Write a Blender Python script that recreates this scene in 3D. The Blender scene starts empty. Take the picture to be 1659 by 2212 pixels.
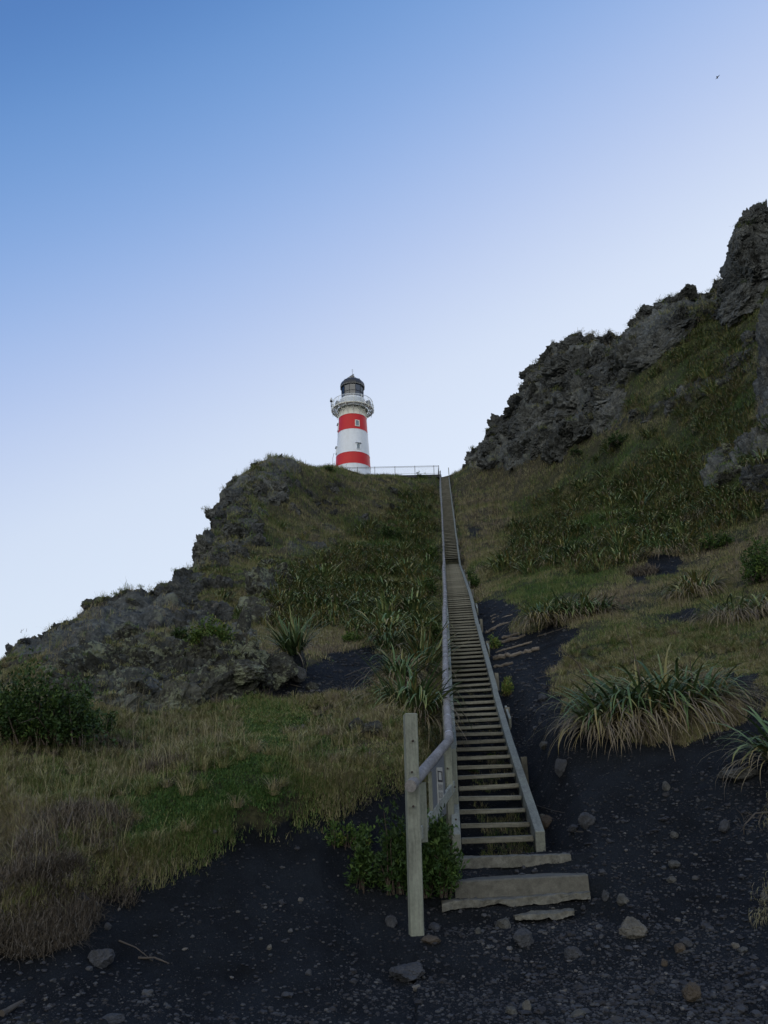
import bpy, math, random
import numpy as np
from mathutils import Vector, Matrix

random.seed(7); RNG = np.random.default_rng(7)
scene = bpy.context.scene
C = scene.collection
R = math.radians

# ---------------------------------------------------------------- camera
EYE = 1.6
PITCH, ROLL, FPX = R(20.0), R(1.2), 1725.0          # FPX: focal length for a frame 1659 x 2212
_f = Vector((0, math.cos(PITCH), math.sin(PITCH)))
_u0 = Vector((0, -math.sin(PITCH), math.cos(PITCH))); _r0 = Vector((1, 0, 0))
_u = _u0*math.cos(ROLL) + _r0*math.sin(ROLL)
_r = _r0*math.cos(ROLL) - _u0*math.sin(ROLL)
cam_data = bpy.data.cameras.new('camera'); cam = bpy.data.objects.new('camera', cam_data); C.objects.link(cam)
m = Matrix((_r, _u, -_f)).transposed().to_4x4(); m.translation = Vector((0, 0, EYE))
cam.matrix_world = m
cam_data.sensor_fit = 'VERTICAL'; cam_data.sensor_height = 36.0; cam_data.lens = 36.0*FPX/2212.0
cam_data.clip_start = 0.1; cam_data.clip_end = 3000
scene.camera = cam

# ---------------------------------------------------------------- sky, sun, exposure
SKY_GAIN = 1.0
DUSK_GAIN = 1.72
SUN_EL, SUN_AZ = 7.0, 38.0        # low sun behind the right-hand ridge (azimuth clockwise from straight ahead)
world = bpy.data.worlds.new('World'); scene.world = world; world.use_nodes = True
nt = world.node_tree; nt.nodes.clear()
sky = nt.nodes.new('ShaderNodeTexSky'); sky.sky_type = 'NISHITA'; sky.sun_disc = False
sky.sun_elevation = R(SUN_EL); sky.sun_rotation = R(SUN_AZ)
sky.altitude = 100; sky.air_density = 1.0; sky.dust_density = 2.0; sky.ozone_density = 3.0
# clear evening sky: the Nishita sky is blended with a measured gradient, deep blue high on the left
# and pale towards the low sun on the right
def lin(c): return tuple(((v/255+.055)/1.055)**2.4 for v in c)
tc = nt.nodes.new('ShaderNodeTexCoord'); nrm = nt.nodes.new('ShaderNodeVectorMath'); nrm.operation = 'NORMALIZE'
dt = nt.nodes.new('ShaderNodeVectorMath'); dt.operation = 'DOT_PRODUCT'
dt.inputs[1].default_value = tuple(_r*0.42-_u)
mr_ = nt.nodes.new('ShaderNodeMapRange'); mr_.inputs['From Min'].default_value = -1.1; mr_.inputs['From Max'].default_value = 0.4
rp = nt.nodes.new('ShaderNodeValToRGB')
def _t(x, y):
    a_, b_ = (x-829.5)/FPX, (1106-y)/FPX; return ((0.42*a_-b_)/math.sqrt(1+a_*a_+b_*b_)+1.1)/1.5
SKY_ST = [(0.0, (76, 118, 184)), (_t(829, -370), (84, 130, 198)), (_t(829, -70), (110, 156, 218)), (_t(829, 220), (144, 179, 234)), (_t(829, 440), (174, 198, 243)),
          (_t(829, 650), (202, 216, 248)), (_t(829, 860), (225, 235, 252)), (_t(829, 1200), (232, 240, 253)), (1.0, (228, 232, 240))]
SKY_ST.sort(key=lambda q: q[0])
rp.color_ramp.interpolation = 'B_SPLINE'
e_ = rp.color_ramp.elements
while len(e_) < len(SKY_ST): e_.new(0.5)
for q_, (p_, c_) in zip(e_, SKY_ST): q_.position = p_; q_.color = (*lin(c_), 1)
k1 = nt.nodes.new('ShaderNodeMix'); k1.data_type = 'RGBA'; k1.blend_type = 'MULTIPLY'; k1.inputs[0].default_value = 1; k1.inputs[7].default_value = (SKY_GAIN/0.15,)*3+(1,)
k2 = nt.nodes.new('ShaderNodeMix'); k2.data_type = 'RGBA'; k2.blend_type = 'MULTIPLY'; k2.inputs[0].default_value = 1; k2.inputs[7].default_value = (1.9, 1.9, 1.9, 1)
k3 = nt.nodes.new('ShaderNodeMix'); k3.data_type = 'RGBA'; k3.inputs[0].default_value = 0.82
bg = nt.nodes.new('ShaderNodeBackground'); bg.inputs['Strength'].default_value = 0.15
wo = nt.nodes.new('ShaderNodeOutputWorld'); L_ = nt.links.new
L_(tc.outputs['Generated'], nrm.inputs[0]); L_(nrm.outputs[0], dt.inputs[0]); L_(dt.outputs['Value'], mr_.inputs['Value']); L_(mr_.outputs[0], rp.inputs[0])
L_(rp.outputs[0], k1.inputs[6]); L_(sky.outputs[0], k2.inputs[6]); L_(k2.outputs[2], k3.inputs[6]); L_(k1.outputs[2], k3.inputs[7])
# the pale dusk band low over the sea, behind the camera
dy = nt.nodes.new('ShaderNodeVectorMath'); dy.operation = 'DOT_PRODUCT'; dy.inputs[1].default_value = (-0.35, -0.95, -0.6); L_(nrm.outputs[0], dy.inputs[0])
mb_ = nt.nodes.new('ShaderNodeMapRange'); mb_.interpolation_type = 'SMOOTHSTEP'; mb_.inputs['From Min'].default_value = -0.35; mb_.inputs['From Max'].default_value = 0.75
L_(dy.outputs['Value'], mb_.inputs['Value'])
k4 = nt.nodes.new('ShaderNodeMix'); k4.data_type = 'RGBA'; k4.inputs[7].default_value = tuple(v*DUSK_GAIN/0.15 for v in (1.0, 0.95, 0.87))+(1,)
L_(mb_.outputs[0], k4.inputs[0]); L_(k3.outputs[2], k4.inputs[6])
L_(k4.outputs[2], bg.inputs['Color']); L_(bg.outputs[0], wo.inputs['Surface'])
sl = bpy.data.lights.new('sun', 'SUN'); sl.energy = 0.5; sl.angle = R(10); sl.color = (1.0, 0.9, 0.8)
sun = bpy.data.objects.new('sun', sl); C.objects.link(sun)
_sd = Vector((math.sin(R(SUN_AZ))*math.cos(R(SUN_EL)), math.cos(R(SUN_AZ))*math.cos(R(SUN_EL)), math.sin(R(SUN_EL))))
sun.rotation_euler = _sd.to_track_quat('Z', 'Y').to_euler()
scene.view_settings.view_transform = 'Standard'; scene.view_settings.look = 'None'
scene.view_settings.exposure = 0.0; scene.view_settings.gamma = 1.0

# ---------------------------------------------------------------- helpers
A_r, A_u, A_f = np.array(_r), np.array(_u), np.array(_f)
def P(x, y, D):
    """point seen at (x, y) of the 1659 x 2212 frame, D metres ahead (world Y)"""
    d = A_f + A_r*((x-829.5)/FPX) + A_u*((1106.0-y)/FPX)
    d = d*(D/d[1]); return np.array([d[0], d[1], d[2]+EYE])
def proj(X, Y, Z):
    Z = Z-EYE
    a = X*A_r[0]+Y*A_r[1]+Z*A_r[2]; b = X*A_u[0]+Y*A_u[1]+Z*A_u[2]; c = X*A_f[0]+Y*A_f[1]+Z*A_f[2]
    c = np.where(np.abs(c) < 1e-3, 1e-3, c)
    return 829.5+FPX*a/c, 1106.0-FPX*b/c, c

def _h(ix, iy, iz, s):
    h = (ix.astype(np.int64)*374761393 + iy.astype(np.int64)*668265263 + iz.astype(np.int64)*2147483647*3 + s*1274126177) & 0xFFFFFFFF
    h = ((h ^ (h >> 13))*1274126177) & 0xFFFFFFFF
    h = ((h ^ (h >> 15))*2246822519) & 0xFFFFFFFF
    return ((h ^ (h >> 16)) & 0xFFFFFF)/float(0xFFFFFF)
def vnoise(x, y, z, s=0):
    ix, iy, iz = np.floor(x), np.floor(y), np.floor(z); fx, fy, fz = x-ix, y-iy, z-iz
    fx = fx*fx*(3-2*fx); fy = fy*fy*(3-2*fy); fz = fz*fz*(3-2*fz)
    r = 0
    for dx in (0, 1):
        for dy in (0, 1):
            for dz in (0, 1):
                w = (fx if dx else 1-fx)*(fy if dy else 1-fy)*(fz if dz else 1-fz)
                r = r + w*_h(ix+dx, iy+dy, iz+dz, s)
    return r*2-1
def fbm(p, sc, octv=4, s=0, gain=0.5, ridged=False):
    a, t, n = 1.0, 0, 0.0
    for k in range(octv):
        v = vnoise(p[:, 0]*sc+k*17.3, p[:, 1]*sc-k*9.1, p[:, 2]*sc+k*5.7, s+k)
        if ridged: v = 1-2*np.abs(v)
        t = t+v*a; n += a; a *= gain; sc *= 2.03
    return t/n
def cells(p, sc, s=0):
    """worley: distance to nearest, to 2nd nearest, random value of the nearest cell"""
    q = p*np.array(sc); b = np.floor(q)
    d1 = np.full(len(q), 9.0); d2 = d1.copy(); rv = np.zeros(len(q))
    for dx in (-1, 0, 1):
        for dy in (-1, 0, 1):
            for dz in (-1, 0, 1):
                cx, cy, cz = b[:, 0]+dx, b[:, 1]+dy, b[:, 2]+dz
                px = cx+_h(cx, cy, cz, s+1); py = cy+_h(cx, cy, cz, s+2); pz = cz+_h(cx, cy, cz, s+3)
                d = np.sqrt((q[:, 0]-px)**2+(q[:, 1]-py)**2+(q[:, 2]-pz)**2)
                c = d < d1
                d2 = np.where(c, d1, np.minimum(d2, d)); rv = np.where(c, _h(cx, cy, cz, s+4), rv); d1 = np.where(c, d, d1)
    return d1, d2, rv

def tag(o, label=None, cat=None, group=None, kind=None):
    if label: o['label'] = label
    if cat: o['category'] = cat
    if group: o['group'] = group
    if kind: o['kind'] = kind
    return o
def empty(name, loc, label, cat, group=None, rz=0.0):
    o = bpy.data.objects.new(name, None); C.objects.link(o); o.empty_display_size = 0.2
    o.location = loc; o.rotation_euler = (0, 0, rz)
    return tag(o, label, cat, group)
def mesh_np(name, V, F, mat, parent=None, smooth=False, attrs=None, loc=None, mats=None, midx=None):
    """V (n,3); F list of int arrays (k,3) or (k,4)"""
    me = bpy.data.meshes.new(name)
    V = np.asarray(V, dtype=np.float32)
    if not isinstance(F, list): F = [F]
    F = [np.asarray(f, dtype=np.int32) for f in F if len(f)]
    tot = np.concatenate([f.ravel() for f in F]); ls = np.concatenate([np.full(len(f), f.shape[1]) for f in F])
    st = np.concatenate([[0], np.cumsum(ls)[:-1]])
    me.vertices.add(len(V)); me.vertices.foreach_set('co', V.ravel())
    me.loops.add(len(tot)); me.loops.foreach_set('vertex_index', tot.astype(np.int32))
    me.polygons.add(len(ls)); me.polygons.foreach_set('loop_start', st.astype(np.int32))
    me.polygons.foreach_set('use_smooth', np.full(len(ls), smooth))
    if attrs:
        for k, a in attrs.items():
            at = me.attributes.new(k, 'FLOAT', 'POINT'); at.data.foreach_set('value', np.asarray(a, dtype=np.float32))
    for mm in (mats or [mat]): me.materials.append(mm)
    if midx is not None: me.polygons.foreach_set('material_index', np.asarray(midx, dtype=np.int32))
    me.update(calc_edges=True)
    o = bpy.data.objects.new(name, me); C.objects.link(o)
    if parent is not None: o.parent = parent
    if loc is not None: o.location = loc
    return o

class MB:
    """collects simple solids and links them as ONE mesh object"""
    def __init__(s): s.v = []; s.f = []; s.mi = []; s.sm = []
    def add(s, vs, fs, mi=0, smooth=False):
        b = len(s.v); s.v += [tuple(map(float, v)) for v in vs]
        for f in fs: s.f.append([b+i for i in f]); s.mi.append(mi); s.sm.append(smooth)
    def box(s, c, size, M=None, mi=0, jit=0.0, bev=0.0):
        hx, hy, hz = [q/2 for q in size]; c = Vector(c)
        if bev <= 0:
            vs = [Vector((sx*hx, sy*hy, sz*hz)) for sz in (-1, 1) for sy in (-1, 1) for sx in (-1, 1)]
            fs = [(0, 2, 3, 1), (4, 5, 7, 6), (0, 1, 5, 4), (2, 6, 7, 3), (0, 4, 6, 2), (1, 3, 7, 5)]
        else:
            vs = []; b = min(bev, hx*.9, hy*.9, hz*.9)
            for sz in (-1, 1):
                for sy in (-1, 1):
                    for sx in (-1, 1):
                        vs += [Vector((sx*(hx-b), sy*(hy-b), sz*hz)), Vector((sx*(hx-b), sy*hy, sz*(hz-b))), Vector((sx*hx, sy*(hy-b), sz*(hz-b)))]
            i = lambda sx, sy, sz, k: ((1 if sz > 0 else 0)*4+(1 if sy > 0 else 0)*2+(1 if sx > 0 else 0))*3+k
            fs = []
            for sz in (-1, 1):
                q = [i(-1, -1, sz, 0), i(1, -1, sz, 0), i(1, 1, sz, 0), i(-1, 1, sz, 0)]; fs.append(q if sz > 0 else q[::-1])
            for sy in (-1, 1):
                q = [i(-1, sy, -1, 1), i(1, sy, -1, 1), i(1, sy, 1, 1), i(-1, sy, 1, 1)]; fs.append(q if sy < 0 else q[::-1])
            for sx in (-1, 1):
                q = [i(sx, -1, -1, 2), i(sx, 1, -1, 2), i(sx, 1, 1, 2), i(sx, -1, 1, 2)]; fs.append(q if sx > 0 else q[::-1])
            for sy in (-1, 1):
                for sz in (-1, 1):
                    q = [i(-1, sy, sz, 0), i(1, sy, sz, 0), i(1, sy, sz, 1), i(-1, sy, sz, 1)]; fs.append(q if sy*sz < 0 else q[::-1])
            for sx in (-1, 1):
                for sz in (-1, 1):
                    q = [i(sx, -1, sz, 0), i(sx, 1, sz, 0), i(sx, 1, sz, 2), i(sx, -1, sz, 2)]; fs.append(q if sx*sz > 0 else q[::-1])
            for sx in (-1, 1):
                for sy in (-1, 1):
                    q = [i(sx, sy, -1, 1), i(sx, sy, 1, 1), i(sx, sy, 1, 2), i(sx, sy, -1, 2)]; fs.append(q if sx*sy < 0 else q[::-1])
            for sx in (-1, 1):
                for sy in (-1, 1):
                    for sz in (-1, 1):
                        q = [i(sx, sy, sz, 0), i(sx, sy, sz, 1), i(sx, sy, sz, 2)]; fs.append(q if sx*sy*sz < 0 else q[::-1])
        if jit: vs = [v+Vector([random.uniform(-jit, jit) for _ in range(3)]) for v in vs]
        if M is not None: vs = [M @ v for v in vs]
        s.add([v+c for v in vs], fs, mi)
    def beam(s, a, b, w, h, up=(0, 0, 1), mi=0, bev=0.0, jit=0.0):
        """box from a to b, w across, h along 'up'"""
        a, b = Vector(a), Vector(b); d = b-a; L = d.length; y = d/L; x = y.cross(Vector(up)).normalized(); z = x.cross(y)
        M = Matrix((x, y, z)).transposed()
        s.box((a+b)/2, (w, L, h), M, mi, jit, bev)
    def tube(s, pts, rad, n=8, mi=0, cap=True, smooth=True):
        pts = [Vector(p) for p in pts]; rad = rad if hasattr(rad, '__len__') else [rad]*len(pts)
        rings = []; prev = None
        for i, p in enumerate(pts):
            t = (pts[min(i+1, len(pts)-1)]-pts[max(i-1, 0)]).normalized()
            if prev is None: prev = t.orthogonal().normalized()
            x = (prev-t*prev.dot(t)).normalized(); prev = x; y = t.cross(x)
            rings.append([p+(x*math.cos(2*math.pi*k/n)+y*math.sin(2*math.pi*k/n))*rad[i] for k in range(n)])
        vs = [v for r_ in rings for v in r_]; fs = []
        for i in range(len(pts)-1):
            for k in range(n): fs.append((i*n+k, i*n+(k+1) % n, (i+1)*n+(k+1) % n, (i+1)*n+k))
        s.add(vs, fs, mi, smooth)
        if cap:
            s.add(rings[0], [tuple(range(n))[::-1]], mi); s.add(rings[-1], [tuple(range(n))], mi)
    def lathe(s, prof, n=48, c=(0, 0, 0), mi=0, smooth=True, a0=0.0):
        c = Vector(c); vs = []; fs = []
        for (r_, z) in prof:
            for k in range(n):
                a = a0+2*math.pi*k/n; vs.append(c+Vector((r_*math.cos(a), r_*math.sin(a), z)))
        for i in range(len(prof)-1):
            for k in range(n): fs.append((i*n+k, i*n+(k+1) % n, (i+1)*n+(k+1) % n, (i+1)*n+k))
        s.add(vs, fs, mi, smooth)
    def build(s, name, mats, parent=None, loc=None):
        me = bpy.data.meshes.new(name)
        me.from_pydata(s.v, [], s.f)
        for mm in (mats if isinstance(mats, (list, tuple)) else [mats]): me.materials.append(mm)
        me.polygons.foreach_set('material_index', s.mi); me.polygons.foreach_set('use_smooth', s.sm); me.update()
        o = bpy.data.objects.new(name, me); C.objects.link(o)
        if parent is not None: o.parent = parent
        if loc is not None: o.location = loc
        return o

# ---------------------------------------------------------------- materials
def new_mat(name):
    m_ = bpy.data.materials.new(name); m_.use_nodes = True; n = m_.node_tree; n.nodes.clear()
    out = n.nodes.new('ShaderNodeOutputMaterial'); b = n.nodes.new('ShaderNodeBsdfPrincipled')
    n.links.new(b.outputs[0], out.inputs[0]); return m_, n, b
def N(n, t, **kw):
    q = n.nodes.new(t)
    for k, v in kw.items():
        if k in q.inputs: q.inputs[k].default_value = v
        else: setattr(q, k, v)
    return q
def ramp(n, fac, stops, interp='LINEAR'):
    r_ = n.nodes.new('ShaderNodeValToRGB'); r_.color_ramp.interpolation = interp
    e = r_.color_ramp.elements
    while len(e) < len(stops): e.new(0.5)
    for q, (p, c) in zip(e, stops): q.position = p; q.color = (*c, 1) if len(c) == 3 else c
    n.links.new(fac, r_.inputs[0]); return r_.outputs[0]
def mix(n, fac, a, b, mode='MIX'):
    q = n.nodes.new('ShaderNodeMix'); q.data_type = 'RGBA'; q.blend_type = mode
    for s_, v in ((q.inputs[0], fac), (q.inputs[6], a), (q.inputs[7], b)):
        if hasattr(v, 'links'): n.links.new(v, s_)
        elif isinstance(v, (int, float)): s_.default_value = v
        else: s_.default_value = (*v, 1)
    return q.outputs[2]
def noise(n, scale, detail=4, rough=0.6, vec=None, dist=0.0):
    q = N(n, 'ShaderNodeTexNoise', Scale=scale, Detail=detail, Roughness=rough, Distortion=dist)
    if vec is None: vec = coord(n)
    n.links.new(vec, q.inputs['Vector']); return q.outputs[0]
def coord(n, sc=None, kind='Object'):
    t = n.nodes.new('ShaderNodeTexCoord').outputs[kind]
    if sc is None: return t
    q = n.nodes.new('ShaderNodeMapping'); q.inputs['Scale'].default_value = sc; n.links.new(t, q.inputs[0]); return q.outputs[0]
def bump(n, b, h, strength=0.5, dist=0.02, prev=None):
    q = N(n, 'ShaderNodeBump', Strength=strength, Distance=dist); n.links.new(h, q.inputs['Height'])
    if prev is not None: n.links.new(prev, q.inputs['Normal'])
    n.links.new(q.outputs[0], b.inputs['Normal']); return q.outputs[0]
def attr(n, name): return N(n, 'ShaderNodeAttribute', attribute_name=name).outputs['Fac']
def math_(n, op, a, b=None):
    q = n.nodes.new('ShaderNodeMath'); q.operation = op
    for s_, v in zip(q.inputs, (a, b)):
        if v is None: continue
        if hasattr(v, 'links'): n.links.new(v, s_)
        else: s_.default_value = v
    return q.outputs[0]

def rock_color(n, lich=0.3, base=((0.017, 0.020, 0.020), (0.072, 0.080, 0.078), (0.18, 0.195, 0.184))):
    big = noise(n, 0.16, 6, 0.6); mid_ = noise(n, 1.6, 9, 0.74, dist=0.8); fine = noise(n, 7.5, 8, 0.75)
    crk = N(n, 'ShaderNodeTexVoronoi', Scale=1.1, feature='DISTANCE_TO_EDGE'); crk.inputs['Detail'].default_value = 2.0
    n.links.new(mix(n, 0.45, coord(n), N_noisecol(n, 0.9)), crk.inputs['Vector'])
    f = math_(n, 'ADD', math_(n, 'MULTIPLY', big, 0.36), math_(n, 'ADD', math_(n, 'MULTIPLY', mid_, 0.40), math_(n, 'MULTIPLY', fine, 0.36)))
    col = ramp(n, f, [(0.46, base[0]), (0.57, base[1]), (0.69, base[2])])
    crkm = ramp(n, crk.outputs[0], [(0.0, (0.45, 0.45, 0.45)), (0.05, (1, 1, 1))])
    col = mix(n, 0.55, col, crkm, 'MULTIPLY')
    l1 = noise(n, 1.3, 6, 0.7, dist=0.6); l2 = noise(n, 8.0, 5, 0.7)
    lm = math_(n, 'ADD', math_(n, 'MULTIPLY', l1, 0.6), math_(n, 'MULTIPLY', l2, 0.4))
    lmask = ramp(n, lm, [(0.60-lich*0.14, (0, 0, 0)), (0.64-lich*0.14, (1, 1, 1))])
    return col, lmask, math_(n, 'ADD', math_(n, 'MULTIPLY', mid_, 0.7), math_(n, 'MULTIPLY', fine, 0.4)), crk.outputs[0]
def N_noisecol(n, scale):
    q = N(n, 'ShaderNodeTexNoise', Scale=scale, Detail=4.0); n.links.new(coord(n), q.inputs['Vector']); return q.outputs[1]

def make_rock_mat(name, lich=0.3, lichcol=(0.20, 0.22, 0.16), base=None, sc=1.0):
    m_, n, b = new_mat(name)
    kw = {} if base is None else {'base': base}
    col, lm, fine, crk = rock_color(n, lich, **kw)
    col = mix(n, math_(n, 'MULTIPLY', lm, 0.8), col, lichcol)
    n.links.new(col, b.inputs['Base Color']); b.inputs['Roughness'].default_value = 0.92
    b.inputs['Specular IOR Level'].default_value = 0.2
    p = bump(n, b, fine, 1.0, 0.30*sc); bump(n, b, crk, 0.3, 0.04*sc, p)
    return m_
M_ROCK = make_rock_mat('ridge_rock', 0.15, (0.16, 0.16, 0.14))
M_LICHEN_ROCK = make_rock_mat('lichen_rock', 0.6, (0.17, 0.195, 0.135), ((0.013, 0.014, 0.013), (0.046, 0.050, 0.044), (0.105, 0.112, 0.095)), 0.35)

def make_stone_mat(name, c0, c1):
    m_, n, b = new_mat(name); f = noise(n, 9, 6, 0.65); g = noise(n, 60, 3, 0.6)
    col = ramp(n, f, [(0.3, c0), (0.7, c1)]); col = mix(n, 0.4, col, ramp(n, g, [(0.3, (0.5, 0.5, 0.5)), (0.7, (1.2, 1.2, 1.2))]), 'MULTIPLY')
    n.links.new(col, b.inputs['Base Color']); b.inputs['Roughness'].default_value = 0.85
    b.inputs['Specular IOR Level'].default_value = 0.25
    bump(n, b, g, 0.5, 0.01); return m_
M_STONE_DARK = make_stone_mat('dark_stone', (0.022, 0.026, 0.032), (0.06, 0.066, 0.075))
M_STONE_GREY = make_stone_mat('grey_stone', (0.034, 0.037, 0.037), (0.085, 0.09, 0.086))
M_STONE_PALE = make_stone_mat('pale_stone', (0.05, 0.052, 0.048), (0.13, 0.13, 0.118))
M_STONE_BROWN = make_stone_mat('brown_stone', (0.036, 0.032, 0.026), (0.075, 0.064, 0.050))
M_CONC = make_stone_mat('old_concrete', (0.068, 0.070, 0.062), (0.125, 0.128, 0.112))
M_CONC_ROUGH = make_stone_mat('broken_concrete', (0.06, 0.062, 0.054), (0.16, 0.165, 0.145))

def make_terrain_mat():
    m_, n, b = new_mat('hillside_ground')
    sand, rock, green = attr(n, 'sand'), attr(n, 'rock'), attr(n, 'green')
    # soil under the plants
    s1 = noise(n, 2.5, 6, 0.6); s2 = noise(n, 14, 5, 0.7)
    soil = ramp(n, math_(n, 'ADD', math_(n, 'MULTIPLY', s1, .5), math_(n, 'MULTIPLY', s2, .5)), [(0.38, (0.018, 0.018, 0.012)), (0.62, (0.072, 0.068, 0.040))])
    gr = ramp(n, s2, [(0.36, (0.012, 0.018, 0.008)), (0.66, (0.045, 0.066, 0.024))])
    veg = mix(n, math_(n, 'MULTIPLY', green, 0.9), soil, gr)
    # black beach sand with grit
    g1 = noise(n, 45, 6, 0.75); g2 = noise(n, 1.2, 5, 0.6)
    snd = ramp(n, g1, [(0.35, (0.0052, 0.0072, 0.0098)), (0.60, (0.0098, 0.0132, 0.0178)), (0.78, (0.033, 0.040, 0.049))])
    snd = mix(n, 0.85, snd, ramp(n, g2, [(0.34, (0.55, 0.55, 0.55)), (0.62, (1.5, 1.5, 1.48))]), 'MULTIPLY')
    rc, lm, fine, crk = rock_color(n, 0.45)
    rc = mix(n, math_(n, 'MULTIPLY', lm, 0.7), rc, (0.13, 0.145, 0.11))
    mr = ramp(n, math_(n, 'ADD', rock, math_(n, 'MULTIPLY', math_(n, 'SUBTRACT', s2, 0.5), 0.9)), [(0.42, (0, 0, 0)), (0.55, (1, 1, 1))])
    ms = ramp(n, math_(n, 'ADD', sand, math_(n, 'MULTIPLY', math_(n, 'SUBTRACT', s2, 0.5), 0.7)), [(0.42, (0, 0, 0)), (0.55, (1, 1, 1))])
    col = mix(n, mr, veg, rc); col = mix(n, ms, col, snd)
    n.links.new(col, b.inputs['Base Color']); b.inputs['Roughness'].default_value = 0.95
    b.inputs['Specular IOR Level'].default_value = 0.15
    p = bump(n, b, g1, 0.8, 0.012); p = bump(n, b, fine, 0.8, 0.14, p)
    return m_
M_TERR = make_terrain_mat()

def make_plain(name, col, rough=0.6, metal=0.0, var=0.25, sc=6.0, bmp=0.0, spec=0.4):
    m_, n, b = new_mat(name); f = noise(n, sc, 6, 0.65)
    lo = tuple(c*(1-var) for c in col); hi = tuple(min(1, c*(1+var)) for c in col)
    n.links.new(ramp(n, f, [(0.3, lo), (0.7, hi)]), b.inputs['Base Color'])
    b.inputs['Roughness'].default_value = rough; b.inputs['Metallic'].default_value = metal
    b.inputs['Specular IOR Level'].default_value = spec
    if bmp: bump(n, b, f, bmp, 0.01)
    return m_
def make_wood(name, c0, c1, sc, moss=None):
    m_, n, b = new_mat(name)
    g = noise(n, 1.0, 7, 0.7, coord(n, sc)); st = noise(n, 2.3, 5, 0.65); sp = noise(n, 30, 3, 0.6)
    col = ramp(n, g, [(0.28, c0), (0.72, c1)])
    col = mix(n, 0.7, col, ramp(n, st, [(0.3, (0.5, 0.5, 0.48)), (0.62, (1.08, 1.08, 1.08))]), 'MULTIPLY')
    oi = n.nodes.new('ShaderNodeObjectInfo'); hv = N(n, 'ShaderNodeHueSaturation'); n.links.new(math_(n, 'ADD', .80, math_(n, 'MULTIPLY', oi.outputs['Random'], .36)), hv.inputs['Value']); n.links.new(col, hv.inputs['Color']); col = hv.outputs[0]
    if moss: col = mix(n, math_(n, 'MULTIPLY', ramp(n, st, [(0.45, (0, 0, 0)), (0.75, (1, 1, 1))]), 0.45), col, moss)
    col = mix(n, 0.5, col, ramp(n, sp, [(0.3, (0.7, 0.7, 0.7)), (0.6, (1.1, 1.1, 1.1))]), 'MULTIPLY')
    n.links.new(col, b.inputs['Base Color']); b.inputs['Roughness'].default_value = 0.85
    b.inputs['Specular IOR Level'].default_value = 0.2
    bump(n, b, g, 0.5, 0.004); return m_
M_TREAD = make_wood('tread_wood', (0.095, 0.098, 0.080), (0.20, 0.203, 0.167), (3, 40, 40))
M_BEAM = make_wood('beam_wood', (0.135, 0.152, 0.142), (0.28, 0.31, 0.285), (30, 3, 30), (0.10, 0.12, 0.08))
M_POST = make_wood('post_wood', (0.115, 0.130, 0.112), (0.225, 0.25, 0.215), (30, 30, 3), (0.10, 0.125, 0.09))
M_POLE = make_wood('pole_wood', (0.16, 0.165, 0.17), (0.31, 0.315, 0.325), (30, 3, 30))
M_LOG = make_wood('driftwood', (0.07, 0.062, 0.05), (0.17, 0.155, 0.13), (4, 30, 30))
M_STAKE = make_wood('old_stake_wood', (0.08, 0.082, 0.07), (0.17, 0.17, 0.14), (30, 30, 4))
M_BAND = make_plain('galvanised_band', (0.45, 0.47, 0.5), 0.4, 0.8)

def make_leaf(name, stops, rough=0.5, spec=0.35):
    m_, n, b = new_mat(name)
    t = attr(n, 'tint'); oi = n.nodes.new('ShaderNodeObjectInfo')
    f = noise(n, 9, 3, 0.6)
    t2 = math_(n, 'ADD', t, math_(n, 'MULTIPLY', math_(n, 'SUBTRACT', f, 0.5), 0.22))
    col = ramp(n, t2, stops)
    hsv = N(n, 'ShaderNodeHueSaturation', Saturation=1.0)
    n.links.new(math_(n, 'ADD', 0.72, math_(n, 'MULTIPLY', oi.outputs['Random'], 0.5)), hsv.inputs['Value'])
    n.links.new(col, hsv.inputs['Color'])
    n.links.new(hsv.outputs[0], b.inputs['Base Color']); b.inputs['Roughness'].default_value = rough
    b.inputs['Specular IOR Level'].default_value = spec
    return m_
# tint 0 dark green .. 0.5 yellow green .. 0.75 straw .. 1 grey-brown dead
FLAX_ST = [(0.0, (0.028, 0.058, 0.026)), (0.25, (0.085, 0.142, 0.056)), (0.45, (0.17, 0.195, 0.075)), (0.62, (0.19, 0.165, 0.06)), (0.80, (0.22, 0.19, 0.12)), (1.0, (0.115, 0.10, 0.082))]
M_FLAX = make_leaf('flax_leaf', FLAX_ST, 0.55, 0.2)
GRASS_ST = [(0.0, (0.034, 0.080, 0.022)), (0.25, (0.072, 0.125, 0.036)), (0.5, (0.135, 0.155, 0.058)), (0.75, (0.25, 0.235, 0.13)), (1.0, (0.145, 0.125, 0.105))]
M_GRASS = make_leaf('grass_blade', GRASS_ST, 0.7, 0.15)
SHRUB_ST = [(0.0, (0.016, 0.036, 0.010)), (0.5, (0.045, 0.090, 0.022)), (0.85, (0.11, 0.165, 0.035)), (1.0, (0.16, 0.16, 0.05))]
M_SHRUB = make_leaf('shrub_leaf', SHRUB_ST, 0.55, 0.18)
M_TWIG = make_plain('grey_twig', (0.062, 0.056, 0.048), 0.9)
M_TWIG_DARK = make_plain('brown_twig', (0.06, 0.048, 0.038), 0.9)
#@@TERRAIN
# ---------------------------------------------------------------- stair line (needed by the ground)
ST_D = np.array([12.29, 20.0, 30.0, 38.6, 59.5, 59.9, 82.0, 102.7])
ST_Z = np.array([-0.55, 2.15, 6.2, 9.75, 17.2, 17.75, 30.3, 42.3])+EYE
def stair_z(D): return np.interp(D, ST_D, ST_Z)
def stair_x(D): return 1.617+0.0745*(D-12.29)+0.0  # plan line of the stair
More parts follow.
